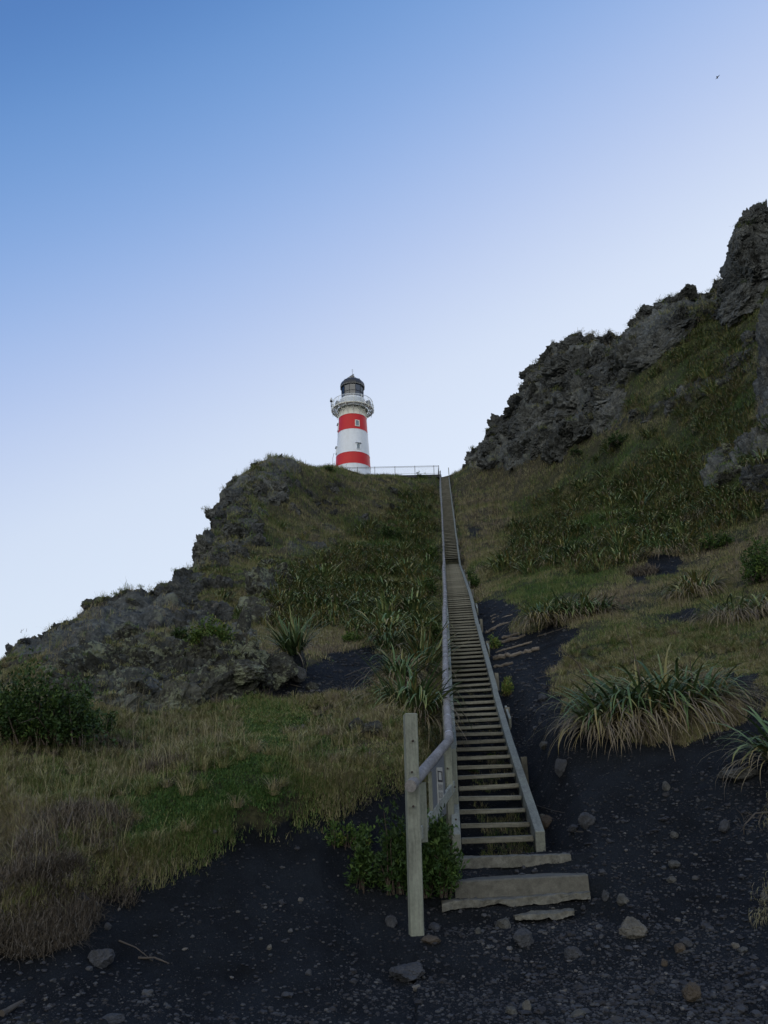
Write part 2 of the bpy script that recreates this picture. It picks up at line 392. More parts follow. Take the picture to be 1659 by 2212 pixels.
# roll shifts the line a little: fit it through two seen points
_p0, _p1 = P(1075, 1823, 12.29), P(960.3, 1027, 102.7)
def stair_x(D): return _p0[0]+(_p1[0]-_p0[0])*(D-12.29)/(102.7-12.29)

# ---------------------------------------------------------------- the hillside
CP = [  # x, y in the frame, metres ahead
 (0,2212,7),(300,2212,7),(829,2212,7),(1250,2212,7),(1659,2212,6.8),
 (0,2060,8.3),(400,2010,9.3),(650,1990,9.7),(885,2030,9.9),(1150,2000,10.2),(1400,2000,9.6),(1640,2000,8.9),
 (1350,1850,11.2),(1659,1800,10.4),(1500,1850,10.9),(1200,1780,12.3),(1075,1865,11.7),(1300,1700,12.8),(1500,1700,12.1),(1400,1595,13.7),(1230,1570,15.0),
 (1659,1540,13.2),(1150,1600,16.5),(1130,1480,21),(1090,1330,31),(1170,1420,24.5),(1240,1355,26),(1500,1430,19.3),(1300,1460,20),(1659,1430,17.5),
 (1450,1350,24),(1659,1340,22),(1300,1250,33),(1500,1250,30),(1659,1230,26),(1100,1200,50),(1080,1270,38),(1300,1100,48),(1500,1100,41),(1659,1100,34),
 (1050,1100,77),(1010,1060,90),(1000,1018,103),(1100,1022,88),(1200,995,80),(1330,940,68),(1450,885,60),(1550,950,48),(1500,1010,50),(1640,950,40),(1300,1020,66),
 (1500,800,61),(1600,800,54),(1659,750,50),(1560,705,64),(1450,760,68),
 (1575,662,70),(1485,685,73),(1365,740,78),(1250,785,84),(1200,800,88),(1150,855,92),(1110,915,97),(1060,965,100),
 (1225,890,82.5),(1340,850,75),(1100,960,93),(1430,700,73),(1659,600,60),(1659,500,64),
 # left
 (940,1700,13.0),(880,1575,15.0),(840,1700,12.4),(720,1745,11.7),(600,1765,11.2),(450,1800,10.6),(300,1880,9.8),(150,1960,9.0),(0,2000,8.6),
 (300,1950,9.5),(450,1880,10.2),(600,1850,10.8),(740,1850,11.2),(880,1860,11.2),
 (0,1750,11),(250,1700,12.5),(500,1620,14.8),(530,1560,17.3),(250,1560,16.5),(0,1600,13.2),(700,1610,15.6),(700,1500,19.3),(400,1535,19.2),(600,1500,20),
 (100,1500,19),(100,1400,22.5),(300,1345,25.5),(500,1450,20.8),(620,1450,21.6),(650,1415,24),(800,1405,25.8),(750,1450,22.6),(900,1450,22.5),
 (0,1446,25),(100,1414,28),(190,1376,31),(345,1328,36),(408,1260,42),(447,1184,50),(490,1084,62),(530,1026,70),(620,997,78),(690,1015,88),
 (760,1029,99),(850,1029,99.5),(948,1028,101),
 (900,1300,36),(900,1200,59),(900,1100,80),(700,1100,72),(700,1200,52),(700,1300,37),(550,1100,64),(500,1200,48),(480,1300,34),(600,1385,27),(400,1355,28),(800,1350,30),
]
pts = []
for (x, y, D) in CP:
    p = P(x, y, D); pts.append((p[0]/p[1], math.log(p[1]), (p[2]-EYE)/p[1]))
def wpt(X, Y, z): pts.append((X/Y, math.log(Y), (z-EYE)/Y))
for X in (-3, 0, 3): wpt(X, 3, 0.02)
for X in (-4, 0, 4): wpt(X, 5, 0.03)
for D in (14, 17, 24, 34, 46, 70, 92):                       # the ground lies just under the stair
    wpt(stair_x(D), D, float(stair_z(D))-0.42)
for (X, Y, z) in [(-16, 12, -.4), (14, 12, 2.5), (-30, 28, 2), (26, 26, 15), (-45, 50, 4), (45, 50, 38), (-60, 90, 8), (80, 90, 60),
                  (-6, 105, 43.6), (6, 105, 43.6), (-6, 122, 43.6), (8, 125, 43.4), (-14, 112, 43), (-30, 110, 26), (0, 150, 40), (-40, 150, 12), (10, 185, 30), (-60, 185, 5), (60, 185, 40),
                  (22, 112, 50), (36, 105, 52), (55, 130, 55)]: wpt(X, Y, z)
for (x, y, D) in [(0,1446,25),(100,1414,28),(190,1376,31),(345,1328,36),(408,1260,42),(447,1184,50),(490,1084,62),(530,1026,70),(620,997,78)]:
    p = P(x, y, D); pts.append((p[0]/p[1]-0.01, math.log(D*1.22), (p[2]-EYE-0.04*D)/(D*1.22)))
pts = np.array(pts)
AU, AW = 2.2, 1.0
def tps_fit(u, w, t, lam=2e-4):
    n = len(u); a, b = u*AU, w*AW
    r2 = (a[:, None]-a)**2+(b[:, None]-b)**2; K = 0.5*r2*np.log(r2+1e-12); K[np.arange(n), np.arange(n)] = lam
    Pm = np.stack([np.ones(n), a, b], 1); M_ = np.zeros((n+3, n+3)); M_[:n, :n] = K; M_[:n, n:] = Pm; M_[n:, :n] = Pm.T
    return a, b, np.linalg.solve(M_, np.concatenate([t, np.zeros(3)]))
_TA, _TB, _TC = tps_fit(pts[:, 0], pts[:, 1], pts[:, 2])
def T_eval(u, w):
    sh = u.shape; u = u.ravel()*AU; w = w.ravel()*AW; out = np.empty(len(u))
    for i in range(0, len(u), 40000):
        a, b = u[i:i+40000], w[i:i+40000]
        r2 = (a[:, None]-_TA)**2+(b[:, None]-_TB)**2
        out[i:i+40000] = (0.5*r2*np.log(r2+1e-12)) @ _TC[:-3]+_TC[-3]+_TC[-2]*a+_TC[-1]*b
    return out.reshape(sh)
CU, CW = np.linspace(-0.95, 0.95, 130), np.linspace(math.log(2.6), math.log(210), 170)
CT = T_eval(*np.meshgrid(CU, CW))
def bil(G, fu, fw):
    fu = np.clip(fu, 0, G.shape[1]-1.001); fw = np.clip(fw, 0, G.shape[0]-1.001)
    i, j = fu.astype(int), fw.astype(int); a, b = fu-i, fw-j
    return (G[j, i]*(1-a)+G[j, i+1]*a)*(1-b)+(G[j+1, i]*(1-a)+G[j+1, i+1]*a)*b

# masks drawn as outlines in the frame, carried to the ground they cover
def polymask(polys, soft=10, W_=830, H_=1106):
    yy, xx = np.mgrid[0:H_, 0:W_]; xx = xx*2.0+1; yy = yy*2.0+1
    Mk = np.zeros((H_, W_))
    for poly, val in polys:
        pl = np.array(poly, float); x0, y0, x1, y1 = pl[:, 0].min(), pl[:, 1].min(), pl[:, 0].max(), pl[:, 1].max()
        ins = np.zeros((H_, W_), bool)
        for k in range(len(pl)):
            (ax, ay), (bx, by) = pl[k], pl[(k+1) % len(pl)]
            if ay == by: continue
            c = ((ay > yy) != (by > yy)) & (xx < (bx-ax)*(yy-ay)/(by-ay)+ax); ins ^= c
        Mk = np.where(ins, val, Mk)
    r_ = max(1, soft//2)
    for _ in range(2):
        for ax in (0, 1):
            Mk = sum(np.roll(Mk, s_, ax) for s_ in range(-r_, r_+1))/(2*r_+1)
    return Mk
SAND = polymask([
 ([(-80,2300),(-80,2010),(60,2000),(150,1965),(240,1905),(320,1885),(380,1850),(450,1815),(560,1785),(640,1760),(720,1745),(800,1740),(860,1700),(960,1660),(985,1560),(990,1440),(985,1330),(1040,1290),(1075,1310),(1120,1370),(1200,1350),(1260,1360),(1230,1400),(1195,1450),(1225,1540),(1260,1600),(1330,1605),(1500,1590),(1620,1540),(1740,1500),(1740,2300)], 1),
 ([(610,1470),(640,1440),(760,1400),(815,1390),(830,1430),(830,1470),(780,1500),(690,1510),(560,1520),(420,1535),(300,1545),(300,1525),(450,1505),(560,1495)], 1),
 ([(1350,1250),(1420,1190),(1500,1195),(1460,1240),(1400,1260)], .8), ([(1390,1330),(1500,1310),(1600,1322),(1500,1345),(1400,1345)], .7),
 ([(990,1115),(1060,1125),(1040,1175),(1000,1185)], .52), ([(1140,1350),(1130,1300),(1060,1290),(1060,1340)], 0.6),
 ([(1480,1420),(1600,1440),(1700,1430),(1700,1560),(1600,1545),(1570,1480)], .55),
])
ROCK = polymask([
 ([(475,1060),(555,1000),(640,985),(660,1010),(600,1080),(560,1150),(540,1240),(500,1330),(520,1380),(560,1400),(640,1410),(650,1450),(560,1490),(400,1535),(210,1530),(205,1450),(90,1400),(-50,1440),(-50,1400),(190,1300),(350,1270),(400,1200),(440,1100)], .42),
 ([(-60,1400),(60,1380),(130,1345),(200,1305),(300,1290),(360,1260),(400,1200),(430,1240),(400,1330),(300,1370),(100,1420),(-60,1450)], .9),
 ([(478,1065),(560,1000),(640,988),(660,1020),(600,1090),(550,1150),(520,1220),(440,1240),(430,1190)], .60),
 ([(60,1390),(300,1330),(420,1370),(520,1400),(660,1430),(640,1460),(560,1500),(400,1545),(190,1540)], 1.0),
 ([(650,1150),(740,1120),(760,1150),(700,1230),(620,1260),(590,1350),(520,1360),(560,1230)], .55),
 ([(640,1020),(900,1040),(900,1090),(700,1130),(620,1080)], .40),
 ([(1010,1015),(1015,950),(1080,870),(1110,790),(1150,730),(1350,680),(1570,610),(1580,450),(1740,420),(1740,650),(1610,665),(1480,710),(1400,780),(1335,840),(1345,890),(1320,925),(1190,975),(1100,1015)], 1.0),
 ([(1470,720),(1560,670),(1659,650),(1650,760),(1560,850),(1470,880),(1440,910),(1340,910),(1340,850),(1400,790)], .12),
 ([(1340,935),(1370,895),(1440,865),(1540,800),(1640,740),(1640,790),(1600,815),(1540,845),(1450,885)], .66),
 ([(1520,1050),(1535,975),(1590,955),(1610,1000),(1580,1050),(1540,1070)], .75),
 ([(1650,1100),(1635,1000),(1655,660),(1740,620),(1740,1150)], 1.0),
])
GREEN = polymask([
 ([(400,1550),(560,1520),(700,1545),(740,1590),(600,1650),(560,1700),(660,1730),(600,1755),(440,1800),(300,1870),(200,1885),(230,1800),(420,1740),(500,1680),(545,1640),(480,1580)], 1.1),
 ([(760,1180),(940,1030),(950,1400),(820,1420),(760,1330),(560,1370),(600,1270)], .8),
 ([(1020,1300),(1120,1200),(1100,1120),(1250,1000),(1500,900),(1659,800),(1659,1150),(1400,1200),(1150,1330),(1050,1300)], .8),
 ([(1200,1430),(1300,1340),(1450,1280),(1659,1330),(1659,1420),(1300,1440)], .8),
 ([(200,1570),(400,1560),(420,1600),(250,1620)], .35),
 ([(1480,690),(1600,650),(1659,640),(1640,760),(1560,850),(1470,880),(1440,920),(1350,900),(1350,830),(1420,760)], .6),
], 30)
def samp(Mk, px, py): 
    v = bil(Mk, (px-1)/2, (py-1)/2)
    return v
NCOL, NROW = 860, 820
gu = np.linspace(-0.66, 0.66, NCOL)
gu = np.concatenate([np.linspace(-0.95, -0.67, 40), gu, np.linspace(0.67, 0.95, 40)]); NCOL = len(gu)
gw = np.concatenate([np.linspace(math.log(2.6), math.log(7), 50)[:-1], np.linspace(math.log(7), math.log(112), NROW-110), np.linspace(math.log(112), math.log(210), 62)[1:]]); NROW = len(gw)
U_, W_g = np.meshgrid(gu, gw)
def coarse_T(u, w): return bil(CT, (u-CU[0])/(CU[1]-CU[0]), (w-CW[0])/(CW[1]-CW[0]))
def base_height(X, Y):
    X = np.asarray(X, float); Y = np.asarray(Y, float)
    return coarse_T(X/Y, np.log(Y))*Y+EYE
Yg = np.exp(W_g); Xg = U_*Yg
Zg = T_eval(U_, W_g)*Yg+EYE
px, py, _ = proj(Xg.ravel(), Yg.ravel(), Zg.ravel())
Pg = np.stack([Xg.ravel(), Yg.ravel(), Zg.ravel()], 1)
wx, wy = fbm(Pg, .9, 4, 11), fbm(Pg, .9, 4, 31); dd = np.clip(20/Pg[:, 1], .25, 2)*34; wy = wy+.35*fbm(Pg, 3.5, 3, 37); wx = wx+.35*fbm(Pg, 3.5, 3, 17)
a_sand = samp(SAND, px+wx*dd, py+wy*dd*.8); a_rock = samp(ROCK, px+wx*dd, py+wy*dd); a_green = samp(GREEN, px+wx*dd, py+wy*dd)
far = np.clip((Pg[:, 1]-14)/10, 0, 1)
a_rock = np.clip(a_rock+np.where(px > 1000, .25, .8)*far*0.55*(fbm(Pg, .16, 5, 51)-.12)*(1-a_sand)*(a_rock > .02), 0, 1.2)
# platform around the tower is levelled
plat = np.clip((Pg[:, 1]-101.5)/2.0, 0, 1)*np.clip((9.5-Pg[:, 0])/2, 0, 1)*np.clip((Pg[:, 0]+15)/3, 0, 1)*np.clip((126-Pg[:, 1])/3, 0, 1)
Pg[:, 2] = Pg[:, 2]*(1-plat)+(42.0+EYE)*plat
# normals
Pr = Pg.reshape(NROW, NCOL, 3)
def grid_normals(Pr):
    du = np.gradient(Pr, axis=1); dv = np.gradient(Pr, axis=0); n_ = np.cross(du, dv)
    n_ /= np.linalg.norm(n_, axis=2, keepdims=True)+1e-9; return n_
Nn = grid_normals(Pr).reshape(-1, 3)
k = a_rock > .05
rk = np.zeros(len(Pg))
Pk = Pg[k]
strat = Pk*np.array([1, 1, 1.0])
d1, d2, rv = cells(strat, (.55, .55, .38), 5); e1, e2, rw = cells(strat+7, (1.7, 1.7, 1.2), 9)
rk[k] = (fbm(Pk, .22, 5, 60, ridged=True)*1.3+(rv-.4)*1.0*np.clip((d2-d1)*6, 0, 1)+(rw-.5)*.5*np.clip((e2-e1)*6, 0, 1)+fbm(Pk, 1.1, 5, 70, .6)*.75)
amp = np.clip((a_rock-.25)*1.8, 0, 1)*np.clip(Pg[:, 1]/45, .30, 1.0)*np.clip(1.25-plat, 0, 1)
soil_d = fbm(Pg, .35, 4, 80)*.28*np.clip(Pg[:, 1]/40, .3, 1.6)+fbm(Pg, 1.8, 3, 90)*.07
_rl = np.stack([Pg[:, 0]*1.5+.35*Pg[:, 1], Pg[:, 1]*.28, Pg[:, 2]*.28], 1)
_q = np.clip((22-Pg[:, 1])/8, 0, 1); _c1, _c2, _c3 = cells(Pg*np.array([1, 1, .3]), (1.9, 1.9, 1.9), 140)
sandd = fbm(Pg, .8, 4, 95)*.09+fbm(Pg, 5, 3, 98)*.022+fbm(_rl, 1.0, 3, 150, ridged=True)*.05-.035*np.clip(1-_c1/.32, 0, 1)**.5*(_c3 > .45)*_q
ds = np.abs(Pg[:, 0]-stair_x(Pg[:, 1])); nearst = np.clip((ds-.6)/1.0, 0, 1)*.85+.15
near_st2 = np.where((Pg[:, 1] > 11.5) & (Pg[:, 1] < 104), nearst, 1.0)
disp = amp*rk+(1-a_sand)*soil_d*(1-plat)+a_sand*sandd
Pg = Pg+Nn*(disp*near_st2)[:, None]
PXb = px
# grass bank overhang: ground under vegetation stands a little above the sand near the camera
Pg[:, 2] += np.clip((.5-a_sand)*2.4, -.5, 1)*np.where(PXb < 900, .20, .10)*np.clip((30-Pg[:, 1])/15, 0, 1)*near_st2
# never let the ground rise through the stair
fl = np.where((Pg[:, 1] > 12.0) & (Pg[:, 1] < 102), np.minimum(Pg[:, 2], stair_z(Pg[:, 1])-.30), Pg[:, 2])
b_ = np.clip((1.3-ds)/.5, 0, 1); Pg[:, 2] = Pg[:, 2]*(1-b_)+fl*b_
# the ground at the concrete steps
z1, z2, z3 = P(1110, 1849, 11.5)[2], P(1120, 1897, 10.9)[2], P(1105, 1933, 10.72)[2]
sy = np.array([9.6, 10.05, 10.48, 10.60, 10.74, 10.89, 10.97, 11.3, 11.51, 11.58, 11.9, 12.25])
sz = np.array([P(1150, 2050, 9.6)[2], P(1150, 2010, 10.05)[2], P(1150, 1994, 10.48)[2], P(1150, 1975, 10.6)[2]-.04, z3-.10, z2-.26, z2-.03, z1-.16, z1-.14, z1-.02, z1+.0, z1+.07])
xa, xb = P(965, 1900, 10.9)[0], P(1278, 1890, 10.85)[0]
inb = np.clip((Pg[:, 0]-xa+.45)/.2, 0, 1)*np.clip((xb+.25-Pg[:, 0])/.2, 0, 1)*np.clip((Pg[:, 1]-9.6)/.4, 0, 1)*np.clip((12.3-Pg[:, 1])/.1, 0, 1)
Pg[:, 2] += (np.minimum(Pg[:, 2], np.interp(Pg[:, 1]+(Pg[:, 0]-(xa+xb)/2)*.05, sy, sz)+(Pg[:, 0]-(xa+xb)/2)*.034-.015+fbm(Pg, 3, 3, 120)*.012)-Pg[:, 2])*inb
# sand level at the foot of the square post
pf = P(902, 2022, 9.95); wq = np.exp(-((Pg[:, 0]-pf[0])**2+(Pg[:, 1]-pf[1]+.1)**2)/.35**2*1.0); Pg[:, 2] += (pf[2]+(Pg[:, 1]-pf[1])*.1-Pg[:, 2])*np.clip(wq*1.3, 0, 1)
# the edge of the hilltop stays below the fence
ed = (Pg[:, 1] > 88) & (Pg[:, 1] < 101.5) & (Pg[:, 0] > -5.5) & (Pg[:, 0] < 7.6)
Pg[ed, 2] = np.minimum(Pg[ed, 2], EYE+.4145*Pg[ed, 1])
Pr = Pg.reshape(NROW, NCOL, 3); Nn = grid_normals(Pr)
idx = np.arange(NROW*NCOL).reshape(NROW, NCOL)
F = np.stack([idx[:-1, :-1], idx[:-1, 1:], idx[1:, 1:], idx[1:, :-1]], 2).reshape(-1, 4)
hill = mesh_np('hillside', Pg, F, M_TERR, smooth=True, attrs={'sand': a_sand, 'rock': a_rock, 'green': a_green})
tag(hill, kind='structure')
PX, PY, _ = proj(Pg[:, 0], Pg[:, 1], Pg[:, 2]); PX = PX.reshape(NROW, NCOL); PY = PY.reshape(NROW, NCOL)
Tel = (Pr[:, :, 2]-EYE)/Pr[:, :, 1]
Tmax = np.maximum.accumulate(Tel, axis=0)
VIS = Tel >= Tmax-0.006-0.35/Pr[:, :, 1]                       # seen, or only just hidden
aS, aR, aG = a_sand.reshape(NROW, NCOL), a_rock.reshape(NROW, NCOL), a_green.reshape(NROW, NCOL)
def gidx(X, Y):
    j = np.clip(np.searchsorted(gw, np.log(Y)), 1, NROW-1); i = np.clip(np.searchsorted(gu, X/Y), 1, NCOL-1); return j, i
def ground(X, Y):
    """height of the finished ground (bilinear on the grid)"""
    X = np.atleast_1d(np.asarray(X, float)); Y = np.atleast_1d(np.asarray(Y, float))
    w = np.log(Y); u = X/Y
    j = np.clip(np.searchsorted(gw, w)-1, 0, NROW-2); i = np.clip(np.searchsorted(gu, u)-1, 0, NCOL-2)
    b = np.clip((w-gw[j])/(gw[j+1]-gw[j]), 0, 1); a = np.clip((u-gu[i])/(gu[i+1]-gu[i]), 0, 1)
    Zr = Pr[:, :, 2]
    return (Zr[j, i]*(1-a)+Zr[j, i+1]*a)*(1-b)+(Zr[j+1, i]*(1-a)+Zr[j+1, i+1]*a)*b
def at(x, y):
    """nearest visible ground point under pixel (x, y) of the frame"""
    q = (PX-x)**2+(PY-y)**2+np.where(Tel >= Tmax-1e-4, 0, 400); k_ = int(np.argmin(q)); p = Pg[k_]
    return Vector(p), Vector(Nn.reshape(-1, 3)[k_])
# the wide ground beyond: a beach sheet all around, lower than the hill
mb = MB(); S = 1500
mb.add([(-S, -S, -2.2), (S, -S, -2.2), (S, S, -2.2), (-S, S, -2.2)], [(0, 1, 2, 3)])
beach = mb.build('beach', M_STONE_DARK); tag(beach, kind='structure')
gxx = np.linspace(-16, 16, 120); gyy = np.linspace(-14, 3.2, 70); GX, GY = np.meshgrid(gxx, gyy)
GZ = np.where(GY > 0, 0.0, GY*.13)+.0
pb = np.stack([GX.ravel(), GY.ravel(), (GZ-.04).ravel()], 1); pb[:, 2] += fbm(pb, .8, 4, 95)*.09
ii = np.arange(120*70).reshape(70, 120)
fs_ = mesh_np('foreshore', pb, np.stack([ii[:-1, :-1], ii[:-1, 1:], ii[1:, 1:], ii[1:, :-1]], 2).reshape(-1, 4), M_TERR, smooth=True, attrs={'sand': np.ones(len(pb)), 'rock': np.zeros(len(pb)), 'green': np.zeros(len(pb))})
tag(fs_, kind='structure')
#@@END_TERRAIN
# ---------------------------------------------------------------- rocks and stones
def ico_np(sub):
    t = (1+5**.5)/2
    v = [(-1, t, 0), (1, t, 0), (-1, -t, 0), (1, -t, 0), (0, -1, t), (0, 1, t), (0, -1, -t), (0, 1, -t), (t, 0, -1), (t, 0, 1), (-t, 0, -1), (-t, 0, 1)]
    f = [(0, 11, 5), (0, 5, 1), (0, 1, 7), (0, 7, 10), (0, 10, 11), (1, 5, 9), (5, 11, 4), (11, 10, 2), (10, 7, 6), (7, 1, 8), (3, 9, 4), (3, 4, 2), (3, 2, 6), (3, 6, 8), (3, 8, 9), (4, 9, 5), (2, 4, 11), (6, 2, 10), (8, 6, 7), (9, 8, 1)]
    v = [np.array(q, float)/np.linalg.norm(q) for q in v]
    for _ in range(sub):
        c = {}; nf = []
        def mid(a, b):
            k_ = (min(a, b), max(a, b))
            if k_ not in c: q = v[a]+v[b]; v.append(q/np.linalg.norm(q)); c[k_] = len(v)-1
            return c[k_]
        for a, b, d in f: ab, bd, da = mid(a, b), mid(b, d), mid(d, a); nf += [(a, ab, da), (b, bd, ab), (d, da, bd), (ab, bd, da)]
        f = nf
    return np.array(v), np.array(f)
ICO = {k_: ico_np(k_) for k_ in (1, 2, 3, 4, 5)}
def rock_verts(center, radii, seed, sub=4, rough=0.25, rz=0.0, block=0.35, cut=.62, tumble=False):
    """angular block: a sphere cut by random planes, then broken up by fractal noise"""
    v, f = ICO[sub]; v = v.copy(); r_ = np.random.default_rng(seed)
    K = 15; nn_ = r_.normal(0, 1, (K, 3)); nn_ /= np.linalg.norm(nn_, axis=1, keepdims=True); of = r_.uniform(cut, 1.0, K)
    dd_ = v@nn_.T; h = np.where(dd_ > .08, of/np.maximum(dd_, .08), 9).min(1); h = np.minimum(h, 1.25)
    q = v*h[:, None]+seed*3.77; an = np.array([1, 1, 1.15])
    d1, d2, rv = cells(q*an, (2.3, 2.3, 2.3), seed); e1, e2, rw = cells(q*an, (6, 6, 6), seed+40)
    h = h*(1+block*.42*(rv-.5)*np.clip((d2-d1)*9, 0, 1)-block*.10*np.clip(1-(d2-d1)*9, 0, 1)+block*.22*(rw-.5)*np.clip((e2-e1)*8, 0, 1)+rough*.40*fbm(q, 1.5, 4, seed, .55)+rough*.42*fbm(q, 6, 4, seed+9, .62))
    v = v*h[:, None]*np.array(radii)
    if tumble:
        R3 = np.array(Matrix.Rotation(r_.uniform(-.7, .7), 3, 'X') @ Matrix.Rotation(r_.uniform(-.9, .9), 3, 'Y') @ Matrix.Rotation(r_.uniform(0, 6.28), 3, 'Z')); v = v@R3.T
    c, s_ = math.cos(rz), math.sin(rz)
    v = np.stack([v[:, 0]*c-v[:, 1]*s_, v[:, 0]*s_+v[:, 1]*c, v[:, 2]], 1)
    return v+np.array(center), f
ANCH = []
def joined_rocks(name, specs, mat, **kw):
    V, F_ = [], []; b = 0
    for (c, r_, sd) in specs:
        v, f = rock_verts(c, r_, sd, **kw); sc_ = v[:, 2]*.8-v[:, 1]*.7; ANCH.append(v[int(np.argmax(sc_+np.random.default_rng(sd).normal(0, .25*r_[0], len(v))*.3))]); V.append(v); F_.append(f+b); b += len(v)
    return mesh_np(name, np.concatenate(V), np.concatenate(F_), mat, smooth=False)
# crags that stand up from the right ridge; x, y, metres ahead, size
CRAGS = [(1050,975,101,3.2,3,3.4),(1075,930,98,2.6,3,3.2),(1110,890,96,3.0,3,3.2),(1150,840,92,2.8,3,3.8),(1180,785,88,2.0,3,3.2),(1225,765,85,3.6,3,2.4),(1290,760,82,3.0,3,2.6),(1345,730,79,2.6,3,2.2),
         (1400,695,76,2.5,3,2.6),(1450,675,74,2.4,3,2.2),(1510,655,72,2.8,3,2.0),(1120,960,95,3.2,2.5,2.4),(1250,900,83,3.4,2.5,3.2),(1180,900,88,3.2,2.5,3.2),(1300,905,77,3.0,2,2.2)]
V_ = []
for i, (x, y, D, a, b, c) in enumerate(CRAGS):
    V_.append((P(x+22, y+44, D+1.5), (a*.9, b, c*.85), 11+i))
joined_crags = joined_rocks('ridge_crags', V_, M_ROCK, sub=5, rough=.35, block=.5); tag(joined_crags, kind='structure')
# the tall overhanging head of rock at the right edge, and the cliff below it
PIN = [(1596,500,59.5,.95,1.6,1.5),(1594,545,59.5,1.0,1.6,1.5),(1606,470,59.5,1.1,1.6,1.3),(1640,455,59.5,1.4,1.6,1.2),(1610,540,60,2.0,2.6,3.0),(1640,500,60,2.4,2.6,3.4),(1700,480,60,2.6,3,4.2),(1612,580,60,1.6,2.2,1.8),(1670,570,59,3.2,2.6,2.6),(1760,560,60,4,4,6),(1720,440,61,2,2,1.6),(1600,640,60,2.0,2.4,1.8),(1680,640,59,2.6,2.4,2.2)]
pin = joined_rocks('rock_head', [(P(x+2, y+22, D), (a*.85, b*.9, c*.9), 41+i) for i, (x, y, D, a, b, c) in enumerate(PIN)], M_ROCK, sub=5, rough=.4, block=.5); tag(pin, kind='structure')
CLF = [(1672,720,43,.8,1.5,2.2),(1668,830,42,.8,1.5,2.4),(1672,930,40,.9,1.5,2.0),(1690,760,42,1.4,2,3.2),(1690,900,41,1.2,2,3.4),(1690,1000,39,1.3,2,2.6),(1640,1000,40,.9,1.5,1.6),(1628,1060,38,.6,1.2,1.6),(1660,1070,37,.7,1.2,1.4),(1605,960,41,.5,1,.9),(1552,1015,43,.7,.9,.95),(1700,680,44,1.2,2,2)]
clf = joined_rocks('rock_cliff', [(P(x+(4 if x > 1600 else 0), y+4, D), (a*.95, b*.9, c*1.0) if x > 1600 else (.45, .5, .6), 61+i) for i, (x, y, D, a, b, c) in enumerate(CLF)], M_ROCK, sub=5, rough=.4, block=.5); tag(clf, kind='structure')
# crags of the left knoll skyline
LC = [(560,1020,71,1.8,2,1.2),(530,1045,68,1.2,2,1.5),(615,1008,77,2.2,2,1.3),(490,1075,61,.9,1.6,1.6),(465,1120,56,.9,1.5,1.8),(440,1165,50.5,.8,1.4,1.7),(420,1210,46,.8,1.3,1.5),(395,1245,42,.8,1.2,1.2),(365,1290,37,.8,1,.8),(312,1304,33.5,.55,.7,.35),
      (205,1332,31,.7,.9,.32),(120,1372,28,.7,.8,.3),(55,1398,26.5,.6,.8,.3),(260,1330,32,.8,.8,.35),(640,1060,74,1.3,1.4,1.2),(600,1120,67,1.2,1.4,1.0),(575,1180,56,.9,1.1,1.3),(470,1215,47,.9,1,1.3),(450,1290,38,.7,.9,.9),(740,1135,70,1.6,1.3,1.0),(690,1080,77,1.8,1.4,.8)]
lc = joined_rocks('knoll_crags', [(P(x+(0 if x < 330 else 16), y+(56 if x < 400 else 20), D+.6), (a*.9, b*.9, c*.8), 81+i) for i, (x, y, D, a, b, c) in enumerate(LC)], M_ROCK, sub=4, rough=.35, block=.5); tag(lc, kind='structure')

def face_blocks(name, poly, n_, rmin, rmax, seed, push, mat=None, sub=4, thr=.6, flat=1.15):
    rnd = random.Random(seed); pl = np.array(poly, float); x0, y0, x1, y1 = pl[:, 0].min(), pl[:, 1].min(), pl[:, 0].max(), pl[:, 1].max(); sp_ = []; tries = 0
    def inside(x, y):
        c = False
        for k_ in range(len(pl)):
            (ax, ay), (bx, by) = pl[k_], pl[(k_+1) % len(pl)]
            if (ay > y) != (by > y) and x < (bx-ax)*(y-ay)/(by-ay)+ax: c = not c
        return c
    while len(sp_) < n_ and tries < 4000:
        tries += 1; x, y = rnd.uniform(x0, x1), rnd.uniform(y0, y1)
        if not inside(x, y): continue
        p, nn_ = at(x, y); a = rnd.uniform(rmin, rmax)
        if abs(p.x-stair_x(p.y)) < a+1.2: continue
        sp_.append((tuple(p-nn_*a*push), (a*rnd.uniform(.8, 1.4), a*rnd.uniform(.6, 1.0), a*rnd.uniform(.5, 1.0)*flat), seed*7+len(sp_)))
    o = joined_rocks(name, sp_, mat or M_ROCK, sub=sub, rough=.45, block=.6, tumble=True); return tag(o, kind='structure')
face_blocks('ridge_face', [(1010,1015),(1020,950),(1085,880),(1125,800),(1190,810),(1360,750),(1570,650),(1640,640),(1600,680),(1480,715),(1390,785),(1325,840),(1335,885),(1310,920),(1190,980),(1100,1010)], 120, .9, 2.5, 3, .55)
face_blocks('ridge_ledges', [(1335,930),(1365,880),(1440,850),(1540,790),(1650,710),(1655,780),(1600,820),(1540,850),(1450,885)], 26, .5, 1.2, 4, .58)
face_blocks('knoll_face', [(490,1085),(555,1025),(640,1005),(650,1020),(590,1080),(550,1150),(530,1240),(480,1330),(370,1340),(360,1320),(390,1270),(430,1200),(460,1130)], 46, .45, 1.25, 5, .8)
face_blocks('lichen_face', [(60,1450),(120,1415),(200,1385),(300,1365),(360,1365),(430,1370),(520,1400),(560,1430),(540,1490),(400,1535),(190,1530),(120,1450)], 130, .30, .85, 6, .78, M_LICHEN_ROCK)
face_blocks('summit_rocks', [(478,1075),(560,1008),(640,995),(665,1015),(640,1060),(560,1130),(530,1200),(450,1230),(430,1200),(455,1140)], 34, .45, 1.2, 12, .52)
face_blocks('slope_outcrops', [(650,1150),(740,1120),(760,1150),(700,1230),(620,1260),(590,1350),(530,1360),(560,1230)], 26, .4, 1.2, 7, .5, M_LICHEN_ROCK)
